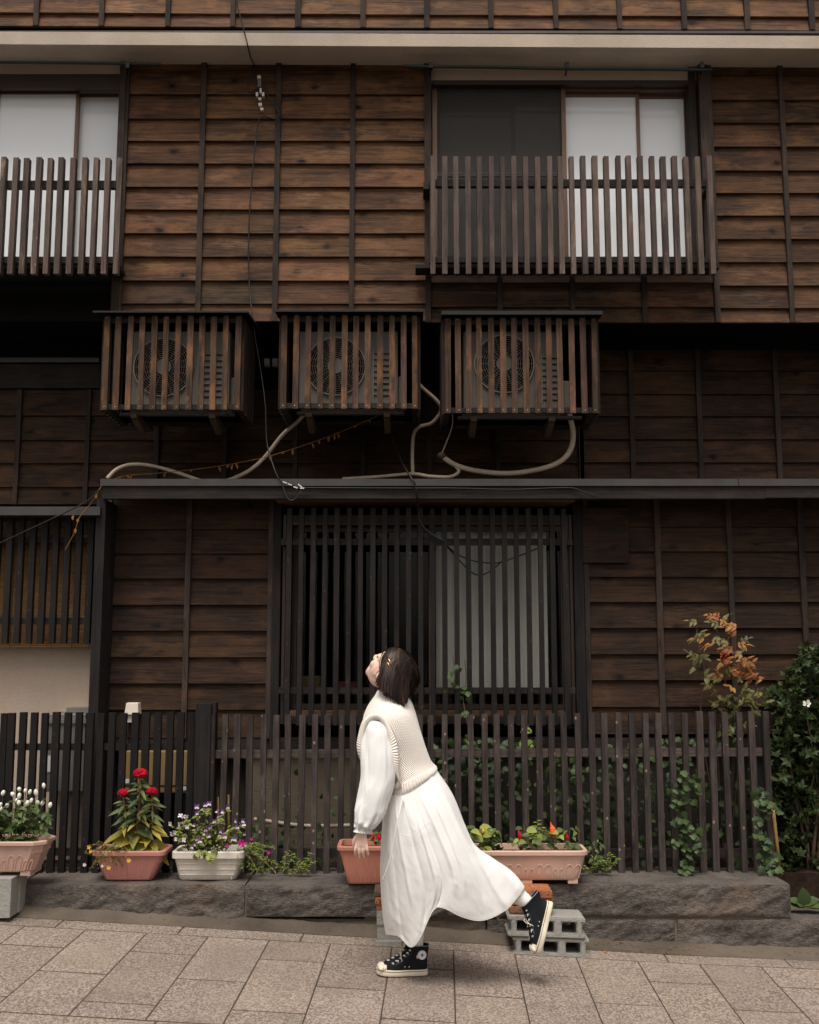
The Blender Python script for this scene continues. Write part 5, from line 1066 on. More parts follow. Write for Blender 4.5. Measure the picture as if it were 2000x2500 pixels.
# ------------------------------------------------------------------ the person
def skinmat():
    t = NT('skin'); n = t.noise(t.coords((40, 40, 40), rnd=False), 1, 4); c = t.ramp(n, [(0.3, lin((226, 184, 164))), (0.7, lin((238, 204, 186)))])
    t.col(c); t.rough(.5); t.b.inputs['Subsurface Weight'].default_value = .08; t.b.inputs['Subsurface Radius'].default_value = (.01, .004, .002); t.b.inputs['Subsurface Scale'].default_value = .5
skinmat()
def clothmat(name, c, weave=900, wr=0.0, rough=.85):
    t = NT(name); co = t.coords(rnd=False); f = t.noise(co, weave, 2); w = t.noise(t.coords((26, 26, 11), rnd=False), 1, 5, .6, 1.0); c = lin(c)
    t.col(t.ramp(f, [(.2, tuple(x * .95 for x in c)), (.8, c)])); t.rough(rough); t.b.inputs['Specular IOR Level'].default_value = .15; t.b.inputs['Sheen Weight'].default_value = .15
    t.bump(t.math('ADD', t.math('MULTIPLY', f, .05), t.math('MULTIPLY', w, wr)), .5, .02)
clothmat('dress_cotton', (235, 231, 226), wr=.16); clothmat('sock_cotton', (238, 234, 228), wr=.1)
def knitmat(name, c, ku, kv, diag, fu, fv):
    t = NT(name); tc = t.n('TexCoord').outputs['UV']; sp = t.n('SeparateXYZ'); t.set(sp.inputs[0], tc); u, v = sp.outputs[0], sp.outputs[1]
    a = t.math('ADD', t.math('MULTIPLY', u, ku), t.math('MULTIPLY', v, diag)); s1 = t.math('SINE', a); s2 = t.math('SINE', t.math('MULTIPLY', v, kv))
    h = t.math('ADD', t.math('MULTIPLY', s1, fu), t.math('MULTIPLY', t.math('MULTIPLY', s1, s2), fv)); h = t.math('ADD', t.math('MULTIPLY', h, .5), .5)
    c = lin(c); t.col(t.ramp(h, [(.0, tuple(x * y for x, y in zip(c, (.90, .84, .78)))), (.40, c)])); t.rough(.95); t.b.inputs['Specular IOR Level'].default_value = .1; t.b.inputs['Sheen Weight'].default_value = .3
    t.bump(h, .7, .0045)
TAU = 2 * math.pi
knitmat('vest_knit', (251, 240, 229), TAU * 100, TAU * 62, TAU * 20, .75, .45); knitmat('vest_rib', (251, 241, 230), TAU * 95, TAU, 0, 1, 0); knitmat('vest_rib_long', (251, 241, 230), TAU * 64, TAU, 0, 1, 0)
def hairmat():
    t = NT('hair_brown'); g = t.n('NewGeometry').outputs['Random Per Island']
    t.col(t.ramp(g, [(.0, (.006, .0035, .0028)), (.6, (.016, .0078, .0055)), (1.0, (.075, .033, .018))])); t.rough(.46); t.b.inputs['Specular IOR Level'].default_value = .28
hairmat()
plain('canvas_black', (24, 26, 30), .8, 0, .2, .12, 60, .2); plain('rubber_cream', (222, 208, 184), .55, 0, .3, .08, 20); plain('rubber_line', (34, 34, 38), .6); plain('lace_cream', (214, 200, 184), .8); plain('eyelet_metal', (226, 224, 222), .35, .4); plain('patch_white', (228, 224, 222), .7); plain('star_blue', (44, 92, 160), .7); plain('stitch_grey', (120, 122, 124), .8)
plain('lip', (186, 104, 98), .5); plain('eye_dark', (26, 20, 18), .25, 0, .5)
YP = 5.09
def Q(px, py, dy=0.0): return P(px, py, YP + dy)
person = empty('person', (X(980, 2380, YP), YP, gz(X(980, 2380, YP), YP)), 'person in white dress and cream knit vest kicking one foot back, head tilted up', 'person')
# --- head frame
psi, alp = rad(36), rad(55)
h_ = Vector((-math.cos(psi), math.sin(psi), 0)); zc = Vector((0, 0, 1))
FW = h_ * math.cos(alp) + zc * math.sin(alp); UP = -h_ * math.sin(alp) + zc * math.cos(alp); LF = zc.cross(h_)
HM = Q(947, 1644, 0.0)
def hd(f, u, l): return HM + FW * f + UP * u + LF * l
def hell(b, c, r, nu=18, nv=12): b.ell(hd(*c), (FW * r[0], LF * r[2], UP * r[1]), nu, nv)
def limb(b, pts, n=16, k=14):
    """pts: (Vector, radius)"""
    pr = cr([(*p, r) for p, r in [(q[0], q[1]) for q in pts]] if False else [Vector((q[0].x, q[0].y, q[0].z)) for q in pts], k)
    rs = cr([Vector((q[1], 0, 0)) for q in pts], k)
    b.tube(pr, [max(.002, r.x) for r in rs], n)
    b.ball(pr[0], rs[0].x * .98, 12, 8); b.ball(pr[-1], rs[-1].x * .98, 12, 8)
B = MB()
hell(B, (-.012, .045, 0), (.094, .088, .076)); hell(B, (.030, -.015, 0), (.060, .082, .060)); hell(B, (.022, -.055, 0), (.058, .046, .050)); hell(B, (.062, -.083, 0), (.024, .022, .026)); hell(B, (.050, -.066, 0), (.040, .036, .036))
hell(B, (.052, .035, 0), (.042, .045, .056)); hell(B, (.079, -.048, 0), (.014, .022, .026)); hell(B, (.0885, -.043, 0), (.0075, .006, .018)); hell(B, (.0865, -.056, 0), (.0075, .0065, .016))
limb(B, [(hd(.086, .030, 0), .008), (hd(.094, .006, 0), .0095), (hd(.104, -.014, 0), .0115)], 10, 8); hell(B, (.096, -.018, .010), (.012, .008, .008)); hell(B, (.096, -.018, -.010), (.012, .008, .008))
for s in (1, -1): hell(B, (.060, -.018, s * .034), (.026, .028, .022)); hell(B, (.074, .030, s * .026), (.018, .010, .024))
limb(B, [(hd(-.035, -.02, 0), .05), (Q(953, 1676, .0), .047), (Q(956, 1702, .0), .052), (Q(960, 1725, .0), .06)], 18, 10)
# torso
T = [((968, 1738, .0), .085), ((965, 1790, 0), .105), ((975, 1850, 0), .105), ((992, 1905, 0), .105), ((1005, 1955, 0), .125), ((1006, 1985, 0), .11)]
limb(B, [(Q(*a), r) for a, r in T], 22, 18)
# shoulders: near (left) one towards the camera-left, far (right) one behind
SHL, SHR = Q(922, 1772, -.12), Q(985, 1756, .15)
limb(B, [(Q(962, 1742, -.03), .056), (SHL, .042)], 16, 8); limb(B, [(Q(965, 1735, .04), .062), (SHR, .05)], 16, 8)
limb(B, [(SHL, .042), (Q(920, 1830, -.16), .040), (Q(908, 1900, -.17), .034), (Q(896, 1965, -.19), .032), (Q(887, 2020, -.21), .023), (Q(885, 2034, -.213), .022)], 16, 20)
limb(B, [(SHR, .047), (Q(990, 1830, .2), .04), (Q(985, 1900, .22), .034), (Q(978, 1970, .22), .03), (Q(975, 2020, .22), .023)], 16, 18)
# near hand: back of the hand to the camera, fingers hanging and slightly curled
def hand(wrist, down, side, back, s=1.0):
    W = Vector(wrist); D, S, N = Vector(down).normalized(), Vector(side).normalized(), Vector(back).normalized()
    pt = lambda d, a, n: W + D * (d * s) + S * (a * s) + N * (n * s)
    rings = []
    for d, w, t in ((-.004, .021, .018), (.012, .024, .016), (.032, .031, .0145), (.052, .034, .0135), (.066, .033, .012)):
        rings.append([pt(d, w * math.cos(a) * (1 if abs(math.cos(a)) < .8 else .96), t * math.sin(a)) for a in [TAU * j / 18 for j in range(18)]])
    B.loft(rings)
    for a, ln, c in ((-.0275, .060, .55), (-.0092, .072, .46), (.0092, .067, .5), (.0270, .052, .62)):
        p0 = pt(.060, a * .97, .001); p1 = pt(.060 + ln * .42, a * 1.16, .003); p2 = pt(.060 + ln * .74, a * 1.2, -.010 * c * 1.6); p3 = pt(.060 + ln * .93, a * 1.2, -.026 * c * 1.5)
        limb(B, [(p0, .0078), (p1, .0070), (p2, .0066), (p3, .0058)], 10, 10)
    limb(B, [(pt(.016, -.024, -.004), .013), (pt(.036, -.040, -.010), .0105), (pt(.058, -.046, -.016), .0092), (pt(.074, -.044, -.022), .0078)], 10, 9)
HW = Q(885, 2034, -.213)
hand(HW, (-.06, .02, -1), (1, -.25, -.03), (-.22, -1, .05), .86)
hand(Q(975, 2020, .22), (0, .05, -1), (.9, .3, 0), (.3, .9, 0), .85)
# legs (hidden by the skirt above the socks)
limb(B, [(Q(1000, 1975, .07), .085), (Q(990, 2060, .05), .075), (Q(985, 2135, .02), .055), (Q(1000, 2215, .05), .052), (Q(1016, 2290, .035), .030), (Q(1019, 2335, .02), .024)], 16, 20)
limb(B, [(Q(1012, 1970, -.06), .085), (Q(1060, 2060, -.1), .075), (Q(1110, 2140, -.12), .056), (Q(1190, 2160, -.08), .052), (Q(1262, 2182, -.05), .030), (Q(1308, 2215, -.056), .022)], 16, 20)
# ears
for s in (1, -1): B.ell(hd(-.006, .002, s * .071), (FW * .016 + LF * s * -.004, LF * .008 * s, UP * .029), 12, 8); B.tube([hd(-.006 + .017 * math.cos(a), .004 + .028 * math.sin(a), s * (.080 - .004 * math.cos(a))) for a in [k * .5 - .9 for k in range(9)]], .0045, 7)
c0 = Vector((0, YP, 1.0)); me = bpy.data.meshes.new('tmp'); me.from_pydata([tuple(v - c0) for v in B.v], [], B.f); tmp = bpy.data.objects.new('tmp', me); COL.objects.link(tmp)
rm = tmp.modifiers.new('r', 'REMESH'); rm.mode = 'VOXEL'; rm.voxel_size = .0028; sm = tmp.modifiers.new('s', 'SMOOTH'); sm.factor = .5; sm.iterations = 4
dg = bpy.context.evaluated_depsgraph_get(); me2 = bpy.data.meshes.new_from_object(tmp.evaluated_get(dg)); bpy.data.objects.remove(tmp); bpy.data.meshes.remove(me)
me2.name = 'body'; me2.materials.clear(); addmat(me2, 'skin'); me2.polygons.foreach_set('use_smooth', [True] * len(me2.polygons)); body = bpy.data.objects.new('body', me2); link(body, person, c0)
for s in (1, -1):
    MB().ell(hd(.0785, .022, s * .030), (FW * .010, LF * .0145, UP * .0085), 12, 8).build('eye', 'eye_dark', person, True)
    MB().tube([hd(.086, .046, s * .016), hd(.085, .050, s * .030), hd(.074, .047, s * .045)], [.002, .0028, .0015], 6).build('eyebrow', 'hair_brown', person)
MB().tube([hd(.0870, -.0505, -.016), hd(.0945, -.050, 0), hd(.0870, -.0505, .016)], .0028, 6).build('lip', 'lip', person, True)

# --- hair: combed strands that follow the skull and then hang
HC = hd(-.014, .045, 0); RA = (.100, .096, .083)
def loc(p): d = p - HC; return Vector((d.dot(FW) / RA[0], d.dot(UP) / RA[1], d.dot(LF) / RA[2]))
def unloc(q): return HC + FW * q.x * RA[0] + UP * q.y * RA[1] + LF * q.z * RA[2]
cap = MB(); nu, nv = 40, 26
def covered(q):
    f, u, l = q
    if u > .62: return True
    if f < .05: return u > -.62
    return u > .02 + (.42 if l > .3 else .62) * max(0, f - .05) and f < (.62 + .4 * u if abs(l) < .40 else .92)
grid = {}
for i in range(nv + 1):
    for j in range(nu):
        th = math.pi * i / nv; a = TAU * j / nu; q = Vector((math.sin(th) * math.cos(a), math.cos(th), math.sin(th) * math.sin(a)))
        if covered(q): grid[(i, j)] = len(cap.v); cap.v.append(unloc(q * .985))
for i in range(nv):
    for j in range(nu):
        ks = [(i, j), (i, (j + 1) % nu), (i + 1, (j + 1) % nu), (i + 1, j)]
        if all(k in grid for k in ks): cap.face([grid[k] for k in ks][::-1])
def cutpx(px): return 1662 + (px - 916) * 1.1 if px < 942 else (1690.6 + (px - 942) * .63 if px < 985 else 1718 - (px - 985) * 1.5)
EAR = hd(.000, -.004, .080)
hb_ = MB(); made = 0; tries = 0
while made < 2600 and tries < 9000:
    tries += 1
    th = math.acos(RND.uniform(-.75, 1)); a = RND.uniform(0, TAU); q = Vector((math.sin(th) * math.cos(a), math.cos(th), math.sin(th) * math.sin(a)))
    if not covered(q): continue
    lift = RND.uniform(1.0, 1.11); sgn = 1 if q.z >= 0 else -1
    if q.y > .2 and RND.random() < .6: q.z = sgn * abs(RND.gauss(.02, .10)); q.normalize()
    p = unloc(q * lift); path = [p]; v = (LF * sgn * (1.0 if q.y > .2 else .3) + UP * -.2).normalized() * .6; ln = 0
    for st in range(44):
        n_ = loc(p); g = Vector((0, 0, -1)); v = v * .80 + g * .26
        if q.x > .25: v += -FW * .10
        w = v.normalized() * .0115; p2 = p + w; l2 = loc(p2)
        if l2.length < lift: p2 = unloc(l2.normalized() * lift)

        v = (p2 - p).normalized(); p = p2; path.append(p); ln += .0115
        t_ = p.y / 1.0; u_ = p.x * F_PX; zz = (p.z - CAM_H)
        den = CP * p.y + SP * zz; px = 1000 + F_PX * p.x / den; py = 1250 - F_PX * (CP * zz - SP * p.y) / den
        if py > cutpx(px) + RND.gauss(-2, 7): break
    if len(path) < 4 or any((pp - EAR).length < .027 for pp in path): continue
    # flat tapering ribbon with slight wave
    stray = 1.0 if RND.random() < .07 else RND.uniform(0, .15); wd_ = RND.uniform(.0012, .0030) * (.45 if stray == 1.0 else 1); ph = RND.uniform(0, TAU); L_, R_ = [], []; n = len(path)
    for k, pp in enumerate(path):
        tg = (path[min(k + 1, n - 1)] - path[max(k - 1, 0)]).normalized(); out = (pp - HC).normalized(); sdv = tg.cross(out)
        sdv = sdv.normalized() if sdv.length > 1e-5 else LF; wv = sdv * (.002 * math.sin(k * .35 + ph)) + (out * .010 + sdv * .006 * math.sin(ph)) * stray * (k / n) ** 1.5; ww = wd_ * (1 - (k / n) ** 4 * .8); L_.append(pp + wv - sdv * ww); R_.append(pp + wv + sdv * ww + out * .0006)
    m0 = len(hb_.v)
    for x_, y_ in zip(L_, R_): hb_.v += [x_, y_]
    for k in range(n - 1): hb_.face([m0 + 2 * k, m0 + 2 * k + 1, m0 + 2 * k + 3, m0 + 2 * k + 2])
    made += 1
cap.cm = 0; off = len(hb_.v); hb_.v += cap.v
for f in cap.f: hb_.face([off + i for i in f])
hair = hb_.build('hair', 'hair_brown', person, True)
def on_head(px, py, k=1.12):
    # point of the hair surface met by the view ray through a photo pixel
    o_ = Vector((0, 0, CAM_H)); d = (P(px, py, 5.0) - o_).normalized(); lo, hi = 4.8, 5.3
    for s in range(400):
        t = lo + (hi - lo) * s / 400
        if loc(o_ + d * t).length < k: return o_ + d * t
    return o_ + d * (P(px, py, YP - .06) - o_).length
for (a, c), (e, f) in (((943, 1600), (958, 1624)), ((940, 1611), (957, 1631)), ((939, 1621), (958, 1642)), ((942, 1630), (956, 1648))):
    p0, p1 = on_head(a, c), on_head(e, f); MB().tube([p0 - Vector((0, .006, 0)), p0.lerp(p1, .5) - Vector((0, .012, 0)), p1 - Vector((0, .006, 0))], .0019, 6).build('hair_pin', 'gold_pin', hair, True)

# --- cloth surfaces with UV
def surf(name, grid, mat, parent, closed=True, solid=.003, sub=0):
    nv = len(grid); nu = len(grid[0]); b = MB()
    for r in grid: b.v += r
    m = nu if closed else nu - 1; uv = []
    for i in range(nv - 1):
        for j in range(m):
            j2 = (j + 1) % nu; b.face([i * nu + j, (i + 1) * nu + j, (i + 1) * nu + j2, i * nu + j2]); uv.append([(j / m, i / (nv - 1)), (j / m, (i + 1) / (nv - 1)), ((j + 1) / m, (i + 1) / (nv - 1)), ((j + 1) / m, i / (nv - 1))])
    o = b.build(name, mat, parent, True); l = o.data.uv_layers.new(name='UVMap'); k = 0
    for f in uv:
        for c in f: l.data[k].uv = c; k += 1
    if solid: md = o.modifiers.new('cloth_thickness', 'SOLIDIFY'); md.thickness = solid; md.offset = 0
    return o
def rings_from(stations, nv, nu, bulge=None):
    """stations: (left px,py, right px,py, half depth, dy centre)"""
    c = cr([Vector((*s[:4], )) for s in stations] if False else [Vector((s[0], s[1], s[2])) for s in stations], nv); d = cr([Vector((s[3], s[4], s[5])) for s in stations], nv); out = []
    for i in range(nv):
        lx, ly, rx = c[i]; ry, hd_, dy = d[i]; Lp, Rp = Q(lx, ly, dy), Q(rx, ry, dy); ce = (Lp + Rp) / 2; ax = (Rp - Lp) / 2; ring = []
        for j in range(nu):
            a = TAU * j / nu; ca, sa = math.cos(a), math.sin(a); e = .86
            p = ce + ax * (abs(ca) ** e * (1 if ca > 0 else -1)) + Vector((0, -1, 0)) * (abs(sa) ** e * (1 if sa > 0 else -1)) * hd_
            if bulge: p += bulge(i / (nv - 1), a, p - ce)
            ring.append(p)
        out.append(ring)
    return out
# vest
VS = [(924, 1686, 976, 1688, .056, .0), (918, 1694, 984, 1694, .070, .0), (908, 1708, 994, 1703, .105, .0), (897, 1728, 1005, 1718, .150, .0), (889, 1756, 1016, 1744, .178, .0), (887, 1795, 1028, 1785, .178, .0), (900, 1835, 1040, 1828, .165, .0), (925, 1875, 1050, 1856, .155, .0), (945, 1910, 1058, 1868, .155, .0), (950, 1930, 1063, 1874, .158, .0)]
def vb(t, a, d):
    f = .004 * math.sin(3 * a + 9 * t) + .006 * math.sin(14 * t + 2 * a) * max(0, t - .55)
    return d.normalized() * f
surf('vest', rings_from(VS, 60, 96, vb), 'vest_knit', person, solid=.006)
HS = [(947, 1918, 1060, 1868, .160, .0), (945, 1936, 1064, 1872, .163, .0), (946, 1948, 1066, 1877, .162, .0), (952, 1955, 1063, 1881, .155, .0)]
surf('hem_rib', rings_from(HS, 14, 96), 'vest_rib_long', person, solid=.007)
# near armhole rib: a band swept round the sleeve
AH = [(889, 1835, -.150), (888, 1800, -.165), (894, 1772, -.170), (909, 1757, -.172), (926, 1757, -.176), (941, 1774, -.184), (951, 1805, -.192), (958, 1845, -.192), (963, 1880, -.182), (971, 1904, -.165), (962, 1912, -.150), (945, 1905, -.120), (915, 1880, -.11)]
ahc = cr_closed([Q(*p) for p in AH], 90); ctr = Q(925, 1835, -.16); bands = []
for w in range(9):
    t = w / 8 * 2 - 1; ring = []
    for p in ahc:
        o_ = p - ctr; o_.y = 0; o_.normalize(); ring.append(p + o_ * (.017 * t + .013) + Vector((0, -1, 0)) * (.020 * math.sqrt(max(0, 1 - t * t)) - .004 + .012 * (1 - t) * .0))
    bands.append(ring)
surf('armhole_rib', bands, 'vest_rib', person, solid=.003)
MB().tube([Q(937, 1688, -.062), Q(934, 1712, -.108), Q(930, 1735, -.158), Q(927, 1754, -.180)], .0028, 6).build('shoulder_seam', 'vest_rib', person, True)
# near sleeve
SS = [(903, 1756, 938, 1762, .030, -.150), (895, 1776, 946, 1776, .046, -.165), (889, 1805, 952, 1805, .054, -.172), (885, 1850, 959, 1850, .062, -.182), (884, 1895, 961, 1895, .064, -.19), (878, 1935, 954, 1938, .066, -.198), (872, 1970, 942, 1976, .062, -.205), (870, 1995, 928, 2002, .053, -.21), (870, 2010, 915, 2016, .044, -.212), (870, 2019, 909, 2023, .030, -.213)]
def sb(t, a, d):
    k = max(0, t - .62) / .38; return d.normalized() * (.010 * k * math.sin(9 * a + 1.3) * (1 - .3 * k) + .003 * math.sin(4 * a + 5 * t) * (1 - k) * min(1, t * 4) + .002 * math.sin(17 * t + 3 * a) + .0028 * (1 - 2.2 * abs(noise.noise(Vector((a * 1.6 + t * 3, t * 7 - a, 4.2))))) * min(1, t * 5) + .0028 * (1 - 2 * abs(noise.noise(Vector((a * 3.1, t * 4.2, 9.2))))) * min(1, t * 4))
surf('sleeve', rings_from(SS, 50, 72, sb), 'dress_cotton', person)
CS = [(870, 2018, 909, 2022, .030, -.213), (868, 2022, 908, 2026, .028, -.213), (869, 2025, 906, 2029, .027, -.213), (866, 2031, 907, 2035, .031, -.213)]
surf('cuff_frill', rings_from(CS, 10, 72, lambda t, a, d: d.normalized() * (.0022 + .003 * t) * math.sin(24 * a) * (.4 + t)), 'dress_cotton', person)
FS = [(960, 1752, 1004, 1752, .03, .16), (955, 1790, 1008, 1790, .05, .18), (950, 1850, 1010, 1850, .055, .2), (946, 1910, 1010, 1910, .058, .21), (948, 1960, 1005, 1960, .055, .22), (955, 2000, 998, 2000, .045, .22), (962, 2015, 990, 2015, .03, .22)]
surf('sleeve', rings_from(FS, 30, 48), 'dress_cotton', person)
# skirt of the dress: columns from waist to hem all the way round
SK = [[(941, 1935, -.02), (937, 1990, -.03), (932, 2060, -.03), (930, 2130, -.02), (933, 2200, -.01), (938, 2250, .0), (943, 2282, .01)],
      [(950, 1938, -.11), (946, 2000, -.13), (945, 2070, -.135), (948, 2140, -.13), (956, 2210, -.12), (964, 2255, -.11), (972, 2286, -.10)],
      [(960, 1940, -.135), (962, 2000, -.165), (968, 2070, -.18), (978, 2140, -.18), (988, 2210, -.175), (996, 2270, -.165), (1002, 2312, -.155)],
      [(975, 1935, -.145), (988, 2000, -.185), (1003, 2070, -.205), (1018, 2130, -.21), (1028, 2180, -.205), (1030, 2235, -.195), (1026, 2290, -.180)],
      [(992, 1928, -.150), (1016, 2000, -.195), (1036, 2060, -.215), (1054, 2110, -.222), (1066, 2150, -.222), (1066, 2188, -.215), (1056, 2226, -.205)],
      [(1007, 1918, -.150), (1040, 1990, -.195), (1064, 2050, -.215), (1084, 2100, -.225), (1094, 2145, -.225), (1092, 2182, -.222), (1080, 2216, -.215)],
      [(1022, 1908, -.145), (1058, 1970, -.185), (1090, 2040, -.205), (1112, 2095, -.215), (1128, 2145, -.215), (1132, 2195, -.212), (1130, 2239, -.205)],
      [(1036, 1897, -.130), (1076, 1960, -.165), (1112, 2035, -.185), (1138, 2090, -.19), (1160, 2140, -.19), (1174, 2195, -.185), (1181, 2247, -.175)],
      [(1048, 1886, -.105), (1092, 1948, -.13), (1128, 2028, -.145), (1156, 2082, -.145), (1186, 2130, -.145), (1212, 2180, -.14), (1236, 2220, -.13)],
      [(1061, 1874, -.03), (1104, 1940, -.04), (1136, 2020, -.05), (1160, 2066, -.06), (1205, 2100, -.07), (1248, 2130, -.075), (1279, 2166, -.075)],
      [(1058, 1878, .06), (1100, 1945, .07), (1134, 2025, .07), (1160, 2075, .05), (1200, 2110, .03), (1238, 2145, .01), (1262, 2180, .0)],
      [(1040, 1892, .12), (1075, 1965, .15), (1110, 2050, .16), (1140, 2120, .14), (1170, 2160, .12), (1190, 2190, .1), (1200, 2215, .08)],
      [(1010, 1910, .15), (1035, 1990, .19), (1060, 2070, .2), (1080, 2140, .2), (1090, 2170, .19), (1095, 2195, .18), (1095, 2215, .17)],
      [(980, 1925, .14), (990, 2000, .18), (1000, 2080, .2), (1010, 2150, .2), (1016, 2200, .2), (1020, 2230, .19), (1018, 2262, .18)],
      [(955, 1932, .10), (955, 2000, .13), (956, 2080, .14), (960, 2150, .15), (970, 2210, .15), (980, 2250, .15), (988, 2286, .14)],
      [(944, 1934, .05), (940, 1995, .06), (937, 2070, .07), (937, 2140, .08), (942, 2210, .08), (950, 2255, .08), (958, 2285, .08)]]
NVS, NUS = 90, 260
cols = [cr([Vector(p) for p in c], NVS) for c in SK]; grid = []
prof = [(RND.uniform(5, 8), RND.uniform(0, TAU)), (RND.uniform(11, 14), RND.uniform(0, TAU)), (RND.uniform(19, 23), RND.uniform(0, TAU)), (RND.uniform(30, 36), RND.uniform(0, TAU))]
RIDGES = [(c0_ + RND.uniform(-.12, .12), RND.uniform(-.5, .5), RND.uniform(.10, .34), RND.uniform(.006, .015) * RND.choice((1, 1, -1)), RND.uniform(-.2, .18), RND.uniform(.7, 1.4)) for c0_ in (.8, 1.7, 2.3, 3.2, 4.0, 4.5, 5.5, 6.2, 7.3, 8.0, 8.8, 10, 11, 12, 13, 14, 15)]
for i in range(NVS):
    row = cr_closed([c[i] for c in cols], NUS); t = i / (NVS - 1); pts = [Q(*p) for p in row]; ce = sum(pts, Vector()) / NUS; ring = []
    for j, p in enumerate(pts):
        a = TAU * j / NUS; d = (pts[(j + 1) % NUS] - pts[j - 1]); nrm = Vector((d.z, 0, -d.x)); nrm = Vector((0, -1, 0)) if (p - ce).y < 0 else Vector((0, 1, 0)); rad_ = (p - ce); rad_.normalize(); nrm = (nrm * .8 + rad_ * .35).normalized()
        col_ = j / NUS * 16; s = 0.0; amp = min(1, t * 5) * (.45 + .55 * t)
        for c0_, sl, wd, am, t0, t1 in RIDGES:
            x_ = col_ - (c0_ + sl * (t - .5)); x_ = (x_ + 8) % 16 - 8
            if abs(x_) < wd * 5: s += am * math.exp(-abs(x_) / wd) * (1 if x_ > 0 else math.exp(-(x_ / wd) ** 2 * 2)) * min(1, max(0, (t - t0) * 7)) * min(1, max(0, (t1 - t) * 7))
        s += .004 * math.sin(col_ * 2.1 + 2 * t) + .0020 * noise.noise(Vector((p.x * 11 + p.z * 5, p.z * 8 - p.x * 5, 3.3))) + .0014 * (1 - abs(noise.noise(Vector((p.x * 24 + p.z * 16, p.z * 13 - p.x * 9, 7.1)))) * 2)
        edge = min(1, (1 - t) * 20) * .5 + .5
        ring.append(p + nrm * s * amp * edge * 1.15)
    grid.append(ring)
surf('skirt', grid, 'dress_cotton', person, solid=.0025)
hem = [p + Vector((0, -.001, 0)) for p in grid[-1]]; MB().tube(hem + [hem[0]], .0013, 5, False).build('skirt_hem', 'dress_cotton', person, True)
MB().tube(cr([Q(984, 1945, -.175), Q(974, 1990, -.215), Q(966, 2030, -.222), Q(957, 2080, -.215), Q(944, 2125, -.20), Q(934, 2150, -.18)], 30), .0030, 6).build('tie_cord', 'dress_cotton', person, True)
MB().tube(cr([Q(986, 1945, -.178), Q(994, 1985, -.222), Q(1002, 2012, -.235), Q(1012, 2030, -.242)], 20), .0026, 6).build('tie_cord', 'dress_cotton', person, True)
MB().tube(cr([Q(983, 2038, -.212), Q(1000, 2042, -.226), Q(1012, 2040, -.232), Q(1035, 2018, -.238), Q(1062, 2000, -.232)], 24), .0016, 5).build('pocket_seam', 'dress_cotton', person, True)
# socks
def tubepx(name, pts, mat, ribs=0):
    path = cr([Q(a, b_, c) for a, b_, c, r in pts], 24); rs = [r.x for r in cr([Vector((r, 0, 0)) for a, b_, c, r in pts], 24)]; return MB().tube(path, [r + (ribs * (.5 + .5 * math.sin(i * 2.1))) for i, r in enumerate(rs)], 20).build(name, mat, person, True)
tubepx('sock', [(1013, 2250, .05, .041), (1016, 2286, .038, .036), (1018, 2306, .028, .0285), (1018, 2320, .026, .024), (1019, 2345, .024, .020)], 'sock_cotton', .0015)
tubepx('sock', [(1222, 2160, -.05, .046), (1252, 2178, -.05, .041), (1278, 2196, -.053, .0335), (1296, 2208, -.056, .024), (1312, 2218, -.058, .017)], 'sock_cotton', .0015)
